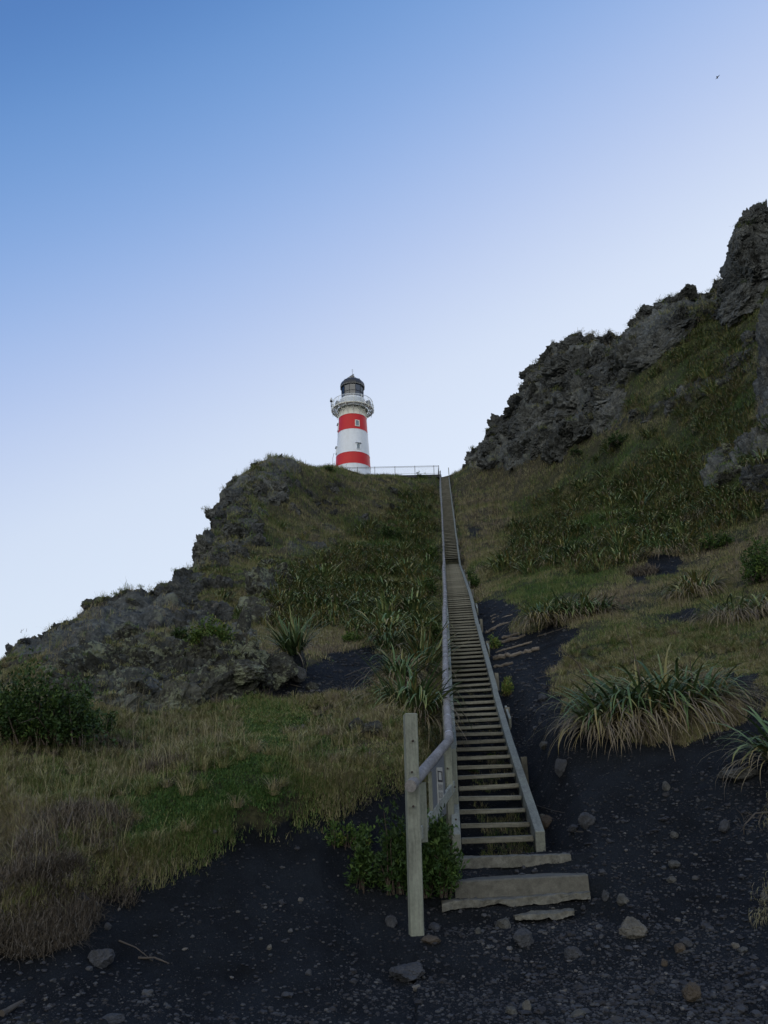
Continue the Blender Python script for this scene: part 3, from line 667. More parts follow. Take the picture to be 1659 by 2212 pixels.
face_blocks('upper_outcrops', [(640,1040),(900,1050),(880,1100),(700,1150),(600,1090)], 24, .5, 1.3, 8, .62, M_ROCK)
face_blocks('right_cliff_face', [(1645,1090),(1630,1010),(1655,900),(1662,660),(1740,600),(1740,1120)], 40, .4, 1.1, 9, .6)
face_blocks('right_outcrop', [(1525,1040),(1535,975),(1590,950),(1610,1000),(1580,1050)], 8, .3, .6, 10, .5, M_LICHEN_ROCK)

def skyline_blocks(name, x0, x1, step, wmin, wmax, rk_, seed, sink):
    rnd = random.Random(seed); sp_ = []
    jj = (gw > math.log(wmin)) & (gw < math.log(wmax))
    for x in np.arange(x0, x1, step):
        xx = x+rnd.uniform(-step/2, step/2); q = np.where((np.abs(PX-xx) < 3) & jj[:, None] & (Tel >= Tmax-1e-5), PY, 9e9); k_ = int(np.argmin(q))
        if q.ravel()[k_] > 1e9: continue
        p = Pg[k_]; d = p[1]; a = rnd.uniform(*rk_)*d/80*(.75 if d < 45 else 1)
        if abs(p[0]-stair_x(p[1])) < a+1.5: continue
        sp_.append(((p[0], p[1], p[2]-a*sink*rnd.uniform(.5, 1.3)), (a*rnd.uniform(.8, 1.5), a, a*rnd.uniform(.5, .9)), seed*9+len(sp_)))
    o = joined_rocks(name, sp_, M_ROCK, sub=4, rough=.45, block=.6, tumble=True); return tag(o, kind='structure')
skyline_blocks('ridge_skyline', 1022, 1565, 12, 60, 105, (.6, 1.35), 21, 1.0)
skyline_blocks('knoll_skyline', -20, 650, 13, 20, 92, (.5, 1.25), 22, 1.25)

def rock_thing(x, y, wpx, hpx, mat, label, seed, sub=3, sink=.5, cat='rock', name='boulder', group=None, rough=.34, deep=.8):
    p, n_ = at(x, y+hpx*.3); c = np.array(p); d = (c-np.array([0, 0, EYE]))@A_f; s_ = d/FPX
    a, h = wpx*s_/2, hpx*s_/2
    v, f = rock_verts((0, 0, h*(1-sink)), (a, a*deep, h*1.05), seed, sub, rough, rz=seed*1.3, cut=.80 if name == 'boulder' else .90, block=.15)
    v[:, 2] = np.maximum(v[:, 2], -h*1.2)
    o = mesh_np(name, v, f, mat, loc=tuple(p)); return tag(o, label, cat, group)
ROCKS = [
 (527,1343,34,54,M_LICHEN_ROCK,'upright grey lichened rock, left one of the pair beside the leafy bush',1,4,'boulder'),
 (560,1330,40,54,M_LICHEN_ROCK,'rounded grey lichened rock, right one of the pair below the steep grass',2,4,'boulder'),
 (597,1295,54,30,M_LICHEN_ROCK,'low pale lichened rock on the slope above the upright pair',3,4,'boulder'),
 (510,1462,120,62,M_LICHEN_ROCK,'long low lichen crusted boulder at the foot of the knoll',4,5,'boulder'),
 (596,1452,84,66,M_LICHEN_ROCK,'rounded boulder crusted with pale green lichen beside the black sand',5,5,'boulder'),
 (640,1455,40,34,M_STONE_GREY,'small dark end boulder right of the lichen crusted one',6,4,'boulder'),
 (334,1350,24,18,M_STONE_GREY,'loose grey stone lying on top of the lichened outcrop',7,3,'stone'),
 (772,1566,36,30,M_LICHEN_ROCK,'pointed pale lichened rock left of the big flax',8,4,'boulder'),
 (803,1574,50,36,M_LICHEN_ROCK,'dark lichened rock under the flax leaves beside the pointed one',9,4,'boulder'),
 (676,1484,24,18,M_LICHEN_ROCK,'small yellow green lichened stone alone on the upper black sand',10,3,'stone'),
 (668,1517,14,8,M_STONE_PALE,'tiny white stone at the lower edge of the upper black sand',12,2,'stone'),
 (655,1571,12,11,M_STONE_PALE,'small pale stone in the grass left of the lichened rocks',13,2,'stone'),
 (1366,2004,50,42,M_STONE_PALE,'round mottled pale stone, largest on the black sand',14,4,'stone'),
 (1495,2145,40,34,M_STONE_BROWN,'brown block of stone low in the right corner',15,3,'stone'),
 (1468,2048,24,20,M_STONE_BROWN,'small brown stone right of the large mottled stone',16,3,'stone'),
 (1484,2036,22,18,M_STONE_DARK,'dark stone touching the small brown one',17,3,'stone'),
 (1436,2082,17,16,M_STONE_BROWN,'small tan stone below the large mottled stone',18,3,'stone'),
 (1589,2044,14,14,M_STONE_PALE,'small cream stone near the right edge of the sand',19,3,'stone'),
 (1606,2053,24,10,M_STONE_GREY,'thin pale slab next to the small cream stone',20,3,'stone'),
 (1347,1944,27,22,M_STONE_GREY,'grey angular stone right of the concrete steps',21,3,'stone'),
 (1312,1936,16,20,M_STONE_DARK,'narrow upright dark stone close to the concrete step end',22,3,'stone'),
 (1457,1869,28,16,M_STONE_GREY,'flat grey stone halfway up the sand slope',23,3,'stone'),
 (1453,1901,20,12,M_STONE_GREY,'small grey slab just below the flat grey stone',24,3,'stone'),
 (1456,1800,19,13,M_STONE_GREY,'smooth oval stone in mid slope, level with the lowest tread',25,3,'stone'),
 (1593,1673,78,26,M_STONE_GREY,'long flat grey slab near the right edge below the flax',26,4,'boulder'),
 (1568,1786,26,24,M_STONE_DARK,'dark stone left of the dead branch at the right edge',27,3,'stone'),
 (1440,1698,16,20,M_STONE_GREY,'small leaning stone on the sand below the largest flax',28,3,'stone'),
 (1268,1775,32,34,M_STONE_DARK,'dark blue grey stone between stair foot and driftwood stick',29,3,'stone'),
 (1241,1790,28,16,M_STONE_DARK,'flat dark stone beside the driftwood stick',30,3,'stone'),
 (1178,1776,34,26,M_STONE_BROWN,'brown concrete lump against the foot of the right stringer',31,3,'stone'),
 (1170,1764,16,8,M_STONE_PALE,'white chip of stone behind the brown lump at the stair foot',32,3,'stone'),
 (1216,1657,28,34,M_STONE_DARK,'tall dark stone in the gully beside the stair',33,3,'stone'),
 (1178,1611,24,16,M_STONE_GREY,'grey block of stone in the gully above the tall dark stone',34,3,'stone'),
 (1173,1506,22,16,M_STONE_DARK,'dark rounded stone in the upper gully by the bright green plant',35,3,'stone'),
 (1237,2060,36,24,M_STONE_DARK,'half buried dark stone below the concrete steps',36,3,'stone'),
 (1139,2176,20,26,M_STONE_PALE,'pale upright stone at the bottom edge of the picture',37,3,'stone'),
 (1103,2184,26,16,M_STONE_GREY,'grey stone left of the pale upright stone at the bottom',38,3,'stone'),
 (1250,2192,28,16,M_STONE_GREY,'low grey stone right of the pale upright stone at the bottom',39,3,'stone'),
 (216,2072,56,38,M_STONE_DARK,'smooth blue grey slab left in the dark foreground',40,4,'boulder'),
 (176,1953,30,36,M_STONE_DARK,'dark round stone under the grass bank',41,3,'stone'),
 (209,1957,14,16,M_STONE_GREY,'small grey stone right of the dark round one under the bank',42,3,'stone'),
 (581,2046,11,11,M_STONE_PALE,'pale pebble alone on the sand in the left foreground',43,2,'stone'),
 (240,2202,46,20,M_STONE_DARK,'flat dark slab cut by the bottom edge of the picture',44,3,'stone'),
 (884,2100,78,34,M_STONE_DARK,'long half buried slab in front of the tall square post',45,4,'boulder'),
 (932,2030,38,14,M_STONE_BROWN,'brownish flat stone at the foot of the tall square post',46,3,'stone'),
 (941,2004,26,20,M_STONE_DARK,'dark stone just right of the tall post foot',47,3,'stone'),
 (847,1990,24,24,M_STONE_DARK,'dark stone just left of the tall post foot',48,3,'stone'),
 (1032,2012,13,14,M_STONE_GREY,'small grey stone under the broken concrete ledge',49,3,'stone'),
 (1088,1996,34,22,M_STONE_GREY,'rubble stone beside the lowest concrete slab',50,3,'stone'),
 (1135,2030,40,34,M_STONE_DARK,'large dark stone below the lowest concrete slab',51,3,'stone'),
 (1653,1937,18,20,M_STONE_GREY,'grey stone cut by the right edge of the picture',52,3,'stone'),
 (464,1796,12,9,M_STONE_GREY,'small grey stone on the green lip of the bank',53,2,'stone'),
 (1300,1884,18,12,M_STONE_DARK,'small dark stone at the end of the large concrete step',54,3,'stone'),
]
for (x, y, w, h, mt, lb, sd, sub, nm) in ROCKS: rock_thing(x, y, w, h, mt, lb, sd, sub, name=nm)

# gravel: thousands of chips on the sand, one object
def scatter_pts(n, cond, wmin, wmax, umin=-.62, umax=.62, dens=None):
    """random ground points; returns positions, normals"""
    w = RNG.uniform(math.log(wmin), math.log(wmax), n); u = RNG.uniform(umin, umax, n)
    j = np.clip(np.searchsorted(gw, w), 1, NROW-1); i = np.clip(np.searchsorted(gu, u), 1, NCOL-1)
    k_ = VIS[j, i] & cond(j, i) & (PX[j, i] > -140) & (PX[j, i] < 1800)
    if dens is not None: k_ &= RNG.random(n) < dens(j, i)
    j, i, w, u = j[k_], i[k_], w[k_], u[k_]; Y = np.exp(w); X = u*Y
    fj = np.clip((w-gw[j-1])/(gw[j]-gw[j-1]+1e-9), 0, 1)[:, None]; fi = np.clip((u-gu[i-1])/(gu[i]-gu[i-1]+1e-9), 0, 1)[:, None]
    pp = (Pr[j-1, i-1]*(1-fi)+Pr[j-1, i]*fi)*(1-fj)+(Pr[j, i-1]*(1-fi)+Pr[j, i]*fi)*fj
    return pp, Nn[j, i], j, i
v0, f0 = ICO[1]
def chips(n, wmin, wmax, smin, smax, seed, dens=None):
    p, nn, j, i = scatter_pts(n, lambda j, i: aS[j, i] > .45, wmin, wmax, dens=dens)
    m_ = len(p); sz = smin+(smax-smin)*RNG.random(m_)**6
    sc = np.stack([sz*RNG.uniform(.7, 1.4, m_), sz*RNG.uniform(.6, 1.1, m_), sz*RNG.uniform(.35, .8, m_)], 1)
    a = RNG.uniform(0, 6.28, m_); vv = v0[None]*RNG.uniform(.7, 1.25, (m_, len(v0), 1))*sc[:, None]
    x = vv[:, :, 0]*np.cos(a)[:, None]-vv[:, :, 1]*np.sin(a)[:, None]; y = vv[:, :, 0]*np.sin(a)[:, None]+vv[:, :, 1]*np.cos(a)[:, None]
    vv = np.stack([x, y, vv[:, :, 2]], 2)+p[:, None]+np.array([0, 0, 1])*sz[:, None, None]*.15
    F_ = f0[None]+(np.arange(m_)*len(v0))[:, None, None]
    t = np.repeat(RNG.random(m_), len(v0)); return vv.reshape(-1, 3), F_.reshape(-1, 3), t
clus = lambda j, i: np.clip(.25+1.1*(vnoise(Pr[j, i, 0]*.9, Pr[j, i, 1]*.9, Pr[j, i, 2]*0, 77)*.5+.5)*np.clip((PX[j, i]-300)/900, .35, 1.3), 0, 1)
gv = [chips(9000, 5.5, 12.5, .012, .05, 5, lambda j, i: clus(j, i)*np.clip((PX[j, i]-500)/700, .15, 1)), chips(150000, 5.5, 20, *(.0035, .026), 1, clus), chips(26000, 17, 40, .015, .07, 2)]
b = 0; VV, FF, TT = [], [], []
for v, f, t in gv: VV.append(v); FF.append(f+b); TT.append(t); b += len(v)
m_g, n, bs = new_mat('gravel'); t = attr(n, 'tint')
n.links.new(ramp(n, t, [(0, (0.009, 0.010, 0.013)), (0.6, (0.020, 0.023, 0.029)), (0.95, (0.040, 0.045, 0.050)), (1.0, (0.09, 0.09, 0.085))]), bs.inputs['Base Color']); bs.inputs['Roughness'].default_value = .8
gravel = mesh_np('gravel', np.concatenate(VV), np.concatenate(FF), m_g, attrs={'tint': np.concatenate(TT)}); tag(gravel, kind='stuff')
print('gravel chips', len(FF[0])//len(f0))

# ---------------------------------------------------------------- the wooden stair
ST0 = Vector((float(stair_x(12.0)), 12.0, float(stair_z(12.29))-.1))
stair = empty('staircase', ST0, 'long weathered timber staircase climbing straight up the hill to the lighthouse', 'staircase')
hd = Vector((_p1[0]-_p0[0], _p1[1]-_p0[1], 0)).normalized(); rt = Vector((hd.y, -hd.x, 0)); TILT = R(0.9)
rtt = (rt*math.cos(TILT)+Vector((0, 0, 1))*math.sin(TILT)).normalized()
def sp(D, off=0.0, up=0.0):
    """point on the stair line, off metres to the right, up metres above the treads"""
    return Vector((float(stair_x(D)), D, float(stair_z(D))))+rtt*off+Vector((0, 0, up))-ST0
Ds = []; D = 12.36
while D < 59.3: Ds.append(D); D += .53
nlow = len(Ds); D = 60.1
while D < 102.4: Ds.append(D); D += .54
up_mb = MB(); Mt = Matrix((rtt, hd, rtt.cross(hd))).transposed()
random.seed(3)
for k_, D in enumerate(Ds):
    c = sp(D)+Vector((random.uniform(-.008, .008), 0, random.uniform(-.008, .008)))
    closed = D > 73
    if k_ < 100:
        mb = MB(); mb.box((0, 0, 0), (1.02, .30, .068), Mt @ Matrix.Rotation(random.uniform(-.018, .018), 3, 'Y') @ Matrix.Rotation(random.uniform(-.03, .03), 3, 'X'), jit=.005, bev=.008)
        if closed: mb.box(Vector((0, .16, -.12)), (1.0, .03, .25), Mt)
        o = mb.build('tread', M_TREAD, stair, tuple(c))
    else:
        up_mb.box(c, (1.02, .30, .068), Mt, jit=.004)
        if closed: up_mb.box(c+Vector((0, .16, -.19)), (1.0, .03, .32), Mt)
o = up_mb.build('upper_tread', M_TREAD, stair); o['kind'] = 'stuff'
for side, wd in ((-1, .125), (1, .135)):
    mb = MB(); seg = np.concatenate([np.arange(12.15, 59.7, 4.4), np.arange(60.0, 102.6, 4.2), [102.8]])
    for a, b2 in zip(seg[:-1], seg[1:]):
        w1, w2 = random.uniform(-.02, .02), random.uniform(-.02, .02)
        off = side*(.51+wd/2)
        mb.beam(sp(a, off+w1, -.02), sp(b2+.02, off+w2*.5, -.02), wd, .29+random.uniform(-.01, .01), up=(0, 0, 1), bev=.008)
    mb.build('stringer', M_BEAM, stair)
# right-hand support posts and splice plates
for k_, D in enumerate([15.6, 19.2, 22.6, 26.5, 30.5, 34.0, 38, 42.5, 47, 51.5, 56, 62, 66, 70, 74.5, 79, 84, 90, 96]):
    mb = MB(); top = sp(D, .73, .16+random.uniform(-.05, .05)); g = float(ground(top.x+ST0.x, top.y+ST0.y)[0])-ST0.z
    mb.beam((top.x, top.y, min(g, top.z)-.9), top, .11, .11, up=(0, 1, 0), bev=.008); mb.build('support_post', M_STAKE, stair)
    if k_ in (1, 3, 5, 7, 9):
        mb = MB(); mb.beam(sp(D-.9, .72, .04), sp(D+.3, .72, .03), .05, .20, bev=.005); mb.build('splice_board', M_BEAM, stair)
# round handrail: seen positions give its wavering line
RX = np.array([(972,1600),(963,1500),(962,1400),(960.8,1364),(960.3,1329),(961.3,1296),(961.6,1280),(960.8,1263),(959.6,1247),(958.3,1230),(958.3,1222),(959.6,1214),(958.3,1198),(958.3,1181),(956.4,1148),(955,1115),(954.2,1099),(952.9,1083),(951.4,1066),(950.4,1050),(951,1033),(951.4,1012)])[::-1]
RH = 1.18
rail_pts = []
for D in list(np.arange(13.1, 59, 2.3))+list(np.arange(60.5, 101.5, 2.1))+[102.3]:
    z = float(stair_z(D))+(RH if D < 60 else RH-.1)+random.uniform(-.03, .03); x0 = float(stair_x(D))-.7
    _, yy, _ = proj(np.array([x0]), np.array([D]), np.array([z])); xx = np.interp(yy[0], RX[:, 1], RX[:, 0])
    q = P(xx, float(yy[0]), D); rail_pts.append(Vector(q))
elbow = Vector(P(970, 1599, 13.1)); rail_pts[0] = elbow
mb = MB()
for k_ in range(len(rail_pts)-1):
    a, b2 = rail_pts[k_]-ST0, rail_pts[k_+1]-ST0; d = (b2-a)
    r0, r1 = (.066, .072) if k_ % 2 else (.072, .066)
    if a.y+ST0.y > 60: r0, r1 = r0*.8, r1*.8
    mb.tube([a-d*.005, a+d*.33, a+d*.66, b2+d*.004], [r0, (r0*2+r1)/3, (r0+2*r1)/3, r1], 14)
    for t_ in (.12, .55, .88):
        c = a+d*t_; dn = d.normalized()
        mb.tube([c-dn*.012, c+dn*.012], .0755 if a.y+ST0.y < 60 else .06, 14, mi=1)
mb.build('handrail', [M_POLE, M_BAND], stair)
end = Vector(P(887, 1698, 9.85))-ST0; el = elbow-ST0; mb = MB(); d = (el-end)
mb.tube([end, end+d*.3, end+d*.7, el+d.normalized()*.03], [.070, .069, .067, .066], 18); mb.build('handrail', [M_POLE, M_BAND], stair)
# rail posts on the left
for k_, D in enumerate([13.15, 15.4, 17.7, 20.0, 22.6, 25.4, 28.4, 31.5, 35, 38.5, 42.4, 46.5, 51, 55.5, 60.5, 65, 69.5, 74, 78.5, 83, 88, 93, 98, 102.2]):
    rp_ = min(rail_pts, key=lambda q: abs(q.y-D)); ys = [q.y for q in rail_pts]
    xx, zz = np.interp(D, ys, [q.x for q in rail_pts]), np.interp(D, ys, [q.z for q in rail_pts])
    g = float(ground(xx, D)[0]); mb = MB(); lo = min(g, stair_z(D)-.3)-.4
    mb.beam(Vector((xx-.045, D+.05, lo))-ST0, Vector((xx-.045+random.uniform(-.02, .02), D+.05, zz-.03))-ST0, .10, .10, up=(0, 1, 0), bev=.006)
    mb.build('rail_post', M_POST, stair)
# thin newel at the very top right
mb = MB(); mb.beam(sp(102.3, .62, -.3), sp(102.3, .60, 1.5), .09, .09, up=(0, 1, 0)); mb.build('newel_post', M_POST, stair)
# foot of the rail: tall square post, balusters, lower rail
pb_, pt_ = Vector(P(900, 2036, 10.0))-ST0, Vector(P(886, 1542, 10.12))-ST0
mb = MB(); mb.beam(pb_-Vector((0, 0, .5)), pt_, .155, .155, up=(-.16, 1, 0), bev=.012); mb.build('corner_post', M_POST, stair)
def vert(name, x, ytop, ybot, D, w, dep, mat=M_POST, rot=0.0):
    t_ = Vector(P(x, ytop, D)); b2 = Vector(P(x, ybot, D)); b2.x = t_.x; b2.y = t_.y
    mb = MB(); mb.beam(b2-ST0, t_-ST0, w, dep, up=(rot, 1, 0), bev=.006); return mb.build(name, mat, stair)
vert('baluster', 911, 1690, 1820, 10.55, .10, .05, rot=-.5)
vert('baluster', 967, 1612, 1815, 12.95, .10, .10, rot=-.1)
vert('baluster', 979, 1618, 1812, 13.35, .08, .10, rot=-.1)
la, lb_ = Vector(P(908, 1800, 10.45))-ST0, Vector(P(980, 1697, 13.2))-ST0
mb = MB(); mb.beam(la, lb_, .045, .15, bev=.006); mb.build('lower_rail', M_BEAM, stair)
def bolt(x, y, D):
    q = Vector(P(x, y, D))-ST0; mb = MB(); mb.tube([q+Vector((0, .03, 0)), q+Vector((0, -.008, 0)), q+Vector((0, -.014, 0))], [.014, .014, .009], 8); mb.build('bolt', M_BOLT, stair)
M_BOLT = make_plain('rusty_bolt', (0.045, 0.035, 0.03), 0.7, .4)
for x, y, D in ((890, 1668, 9.96), (893, 1742, 9.95), (892, 1600, 10.0), (912, 1800, 10.5), (967, 1730, 12.88), (967, 1660, 12.88), (983, 1700, 12.6), (985, 1770, 12.2)): bolt(x, y, D)
for k_ in range(0, 26):          # nail heads at the tread ends
    D = Ds[k_]-.155
    for sd in (-.44, .44):
        q = sp(Ds[k_], sd, .006)-hd*.151; mb = MB(); mb.tube([q+hd*.01, q-hd*.003], .006, 6); mb.build('nail', M_BOLT, stair)
# notice board under the rail
na, nb = Vector(P(930, 1672, 11.25)), Vector(P(957, 1634, 12.35)); d = (nb-na); d.z = 0; d.normalize(); nrm_ = Vector((d.y, -d.x, 0))
notice = empty('notice_board', (na.x, na.y, na.z-.6), 'grey upright notice board with printed sheet fixed under the bottom of the handrail', 'notice board')
def prism(name, a, b_, top_a, top_b, bot_a, bot_b, off, th, mat, parent, org):
    """flat board between two plan points with its own top and bottom heights at each end"""
    vs = []
    for o_ in (off, off-th):
        for (q, z) in ((a, bot_a), (b_, bot_b), (b_, top_b), (a, top_a)): vs.append(Vector((q.x, q.y, z))+nrm_*o_-org)
    mb = MB(); mb.add(vs, [(0, 1, 2, 3), (7, 6, 5, 4), (0, 4, 5, 1), (1, 5, 6, 2), (2, 6, 7, 3), (3, 7, 4, 0)]); return mb.build(name, mat, parent)
org = Vector(notice.location)
M_PANEL = make_plain('grey_painted_board', (0.11, 0.125, 0.14), 0.6, var=.12)
M_SHEET = make_plain('weathered_sheet', (0.36, 0.37, 0.34), 0.6, var=.1)
M_INK = make_plain('black_ink', (0.02, 0.02, 0.025), 0.6, var=.1)
M_INKG = make_plain('faded_ink', (0.14, 0.145, 0.14), 0.6, var=.1)
za, zb = P(930, 1668, 11.25)[2], P(957, 1630, 12.35)[2]
prism('panel', na, nb, za, zb, P(933, 1785, 11.25)[2], P(957, 1757, 12.35)[2], .012, .024, M_PANEL, notice, org)
prism('board_edge', na-d*.02, na, za+.01, za+.01, P(933, 1785, 11.25)[2], P(933, 1785, 11.25)[2], .02, .05, M_POST, notice, org)
q0, q1 = na.lerp(nb, .36), na.lerp(nb, .80); zt = za+(zb-za)*.58-.10; zb2 = zt-.54
sheet = prism('notice', q0, q1, zt+.01, zt+.03, zb2, zb2-.0, .020, .007, M_SHEET, notice, org)
def ink(name, f0_, f1_, z1, z0, mat):
    a, b_ = q0.lerp(q1, f0_), q0.lerp(q1, f1_); o = prism(name, a, b_, z1, z1, z0, z0, .0235, .002, mat, sheet, org); return o
ink('picture', .1, .9, zt-.03, zt-.045, M_INK); ink('picture', .1, .22, zt-.03, zt-.16, M_INK); ink('picture', .78, .9, zt-.03, zt-.16, M_INK); ink('picture', .1, .9, zt-.15, zt-.175, M_INK)
for blk in range(3):
    mbk = MB()
    for ln in range(5):
        z1 = zt-.21-blk*.105-ln*.016
        for (a0, a1) in ((.12, .30+.06*((ln*7+blk) % 3)), (.46, .62+.08*((ln+blk) % 2)), (.68+.04*(ln % 2), .88-.06*((ln*3+blk) % 3))):
            a, b_ = q0.lerp(q1, a0), q0.lerp(q1, a1); vs = []
            for o_ in (.0235, .0215):
                for (q, z) in ((a, z1-.009), (b_, z1-.009), (b_, z1), (a, z1)): vs.append(Vector((q.x, q.y, z))+nrm_*o_-org)
            mbk.add(vs, [(0, 1, 2, 3), (7, 6, 5, 4), (0, 4, 5, 1), (1, 5, 6, 2), (2, 6, 7, 3), (3, 7, 4, 0)])
    mbk.build('text_block', M_INKG, sheet)

# ---------------------------------------------------------------- concrete steps
def rough_slab(name, a, b_, depth, height, mat, label, seed, amp=.012, nx=60, edge=0.0):
    """slab whose front top edge runs a-b"""
    a, b_ = Vector(a), Vector(b_); L = (b_-a).length; x = (b_-a).normalized(); y = Vector((-x.y, x.x, 0)).normalized(); z = Vector((0, 0, 1))
    prof = [(.0, -height)]; prof += [(0, -height*(1-t_)) for t_ in (.25, .5, .75, .93)]; prof += [(.02, 0)]+[(depth*t_, 0) for t_ in (.2, .5, .8, .98)]+[(depth, -.02), (depth, -height)]
    V, F_ = [], []; n_ = len(prof)
    for i in range(nx+1):
        for (py_, pz_) in prof: q = a+x*(L*i/nx)+y*py_+z*pz_; V.append(q)
    for i in range(nx):
        for k_ in range(n_): F_.append((i*n_+k_, (i+1)*n_+k_, (i+1)*n_+(k_+1) % n_, i*n_+(k_+1) % n_))
    V = np.array(V); nz = np.stack([fbm(V, 4, 5, seed+s_) for s_ in (0, 20, 40)], 1)+.5*np.stack([fbm(V, 18, 3, seed+s_) for s_ in (3, 23, 43)], 1)
    V = V+nz*amp
    if edge:
        w = fbm(V*np.array([1, 0, 0]), 2.2, 4, seed+77); V[:, 2] += np.where(np.tile([p_[1] for p_ in prof], nx+1) > -height*.9, 0, w*edge)
        V[:, 1] += fbm(V*np.array([1, 0, 1.]), 3, 4, seed+99)*edge*.6
    caps = [tuple(range(n_)), tuple(nx*n_+k_ for k_ in range(n_))[::-1]]
    org_ = a; me = bpy.data.meshes.new(name); me.from_pydata([tuple(Vector(v)-org_) for v in V], [], F_+caps); me.materials.append(mat); me.update()
    o = bpy.data.objects.new(name, me); C.objects.link(o); o.location = org_; return tag(o, label, 'step')
rough_slab('concrete_step', P(978, 1853, 11.55), P(1234, 1845, 11.5), .22, .13, M_CONC_ROUGH, 'narrow worn concrete step just below the lowest tread of the stair', 5, .02, edge=.03)
rough_slab('concrete_step', P(982, 1904, 10.95), P(1270, 1889, 10.85), .5, .235, M_CONC, 'wide smooth faced concrete step, the largest at the stair foot', 6, .008)
rough_slab('concrete_step', P(955, 1948, 10.75), P(1275, 1928, 10.7), .5, .07, M_CONC_ROUGH, 'broken undercut concrete ledge directly beneath the wide smooth step', 7, .035, edge=.06)
rough_slab('concrete_step', P(1113, 1979, 10.5), P(1240, 1964, 10.5), .4, .075, M_CONC_ROUGH, 'small lowest concrete slab half sunk in the black sand', 8, .03, edge=.05)

# ---------------------------------------------------------------- driftwood logs, sticks
def crooked(name, pts_, r0, r1, mat, label, cat, seed, lift=.3, n=8, wob=.5):
    pts_ = [Vector(q) for q in pts_]; L = sum((pts_[i+1]-pts_[i]).length for i in range(len(pts_)-1)); k_ = max(4, int(L/.09)); rnd = random.Random(seed)
    out, rad = [], []; o0 = pts_[0].copy()
    for i in range(k_+1):
        t_ = i/k_*(len(pts_)-1); j = min(int(t_), len(pts_)-2); p = pts_[j].lerp(pts_[j+1], t_-j); rr = r0+(r1-r0)*i/k_
        out.append(p-o0+Vector([rnd.uniform(-1, 1)*rr*wob for _ in range(3)])+Vector((0, 0, rr*lift))); rad.append(rr*rnd.uniform(.8, 1.15))
    mb = MB(); mb.tube(out, rad, n, smooth=False); o = mb.build(name, mat, None, tuple(o0)); return tag(o, label, cat, 'log steps of the old sandy path' if name == 'log' else None)
Q = lambda X, Y: (970.2+X*.1919, 1243.1+Y*.1919)
LOGS = [((510,948),(1110,910),.065,'thickest log across the path, lowest but one'),((520,868),(1000,832),.03,'thin log just above the thickest one'),((520,785),(910,757),.055,'rough log lying second above the thickest'),((600,708),(830,690),.045,'short log in the middle of the path steps'),
        ((420,648),(690,642),.06,'pale log touching the stair side beside the bright green plant'),((530,582),(720,574),.04,'thin log below the fine upper ones'),((490,532),(760,520),.045,'long narrow log near the top of the path steps'),((480,498),(590,490),.03,'short twig like log, second from the top'),((510,1037),(740,1015),.045,'lowest half buried log of the path'),((470,472),(550,462),.03,'topmost tiny log of the path')]
for i, (a, b2, r_, lb) in enumerate(LOGS):
    pa, _n = at(*Q(*a)); pe, _n = at(*Q(*b2)); pe.y = pa.y+(pe.y-pa.y)*.3; pe.z = max(pe.z, float(ground(pe.x, pe.y)[0])); crooked('log', [pa, pe], r_*1.35, r_*1.0, M_LOG, 'grey weathered log, '+lb, 'log', i+1)
def stick(x0, y0, x1, y1, r_, label, seed, name='stick', bend=0.0, mat=M_TWIG):
    a, _n = at(x0, y0); b_, _n = at(x1, y1); m2 = a.lerp(b_, .5)+Vector((0, 0, bend)); return crooked(name, [a, m2, b_], r_, r_*.5, mat, label, 'stick', seed, wob=.3)
stick(1230,1796,1288,1802,.014,'straight pale stick lying on the sand right of the stair foot',31)
stick(1158,1456+10,1200,1455,.01,'thin twig on the sand beside the upper gully',32)
stick(1162,1376,1240,1350,.022,'long pale dead flax stalk at the foot of the middle flax',33)
stick(622,1482,650,1484,.02,'short bleached stick on the upper black sand',34)
stick(255,2035,330,2075,.008,'thin curved stick in the left foreground sand',35,bend=.03)
stick(300,2070,365,2080,.011,'thicker pale stick right of the smooth blue grey slab',36,bend=.03)
stick(0,2196,50,2165,.03,'thick broken branch at the lower left corner',37)
stick(130,1820,172,1788,.02,'leaning pale stick in the dry grass bank',38,bend=.25)
stick(745,1460,830,1440,.015,'bent grey twig beneath the big flax beside the rail',39,bend=.1)
stick(1155,1739,1240,1760,.007,'thin drooping wire like twig right of the stringer foot',40,bend=-.02)

# ---------------------------------------------------------------- lighthouse
lw = P(762.5, 1000, 109.0); LX, LY = float(lw[0]), 109.0; B0 = 42.0+EYE
def LZ(h): return h+EYE-B0
def make_paint(name, col, streak):
    m_, n, b = new_mat(name); f = noise(n, 1.0, 6, 0.65, coord(n, (2.2, 2.2, .28))); g = noise(n, 1.6, 5, 0.6)
    c = mix(n, math_(n, 'MULTIPLY', ramp(n, f, [(0.50, (0, 0, 0)), (0.78, (1, 1, 1))]), .55), col, streak)
    c = mix(n, .5, c, ramp(n, g, [(0.3, (.84, .84, .84)), (0.7, (1.06, 1.06, 1.06))]), 'MULTIPLY')
    n.links.new(c, b.inputs['Base Color']); b.inputs['Roughness'].default_value = .42; b.inputs['Specular IOR Level'].default_value = .35; return m_
M_WHITE = make_plain('white_paint', (0.66, 0.72, 0.78), 0.35, var=.05, sc=.6)
M_CREAM = make_plain('cream_paint', (0.64, 0.67, 0.62), 0.45, var=.10, sc=1.5)
M_RED = make_plain('red_paint', (0.42, 0.014, 0.016), 0.35, var=.10, sc=.8)
M_DARK = make_plain('dark_iron', (0.035, 0.04, 0.05), 0.5, var=.2)
M_GLASS = make_plain('dark_glass', (0.05, 0.06, 0.075), 0.12, var=.1, spec=.6)
M_PANE = make_plain('grey_window_pane', (0.16, 0.21, 0.24), 0.15, var=.1, spec=.6)
M_BRASS = make_plain('lens_brass', (0.35, 0.33, 0.22), 0.3, .4)
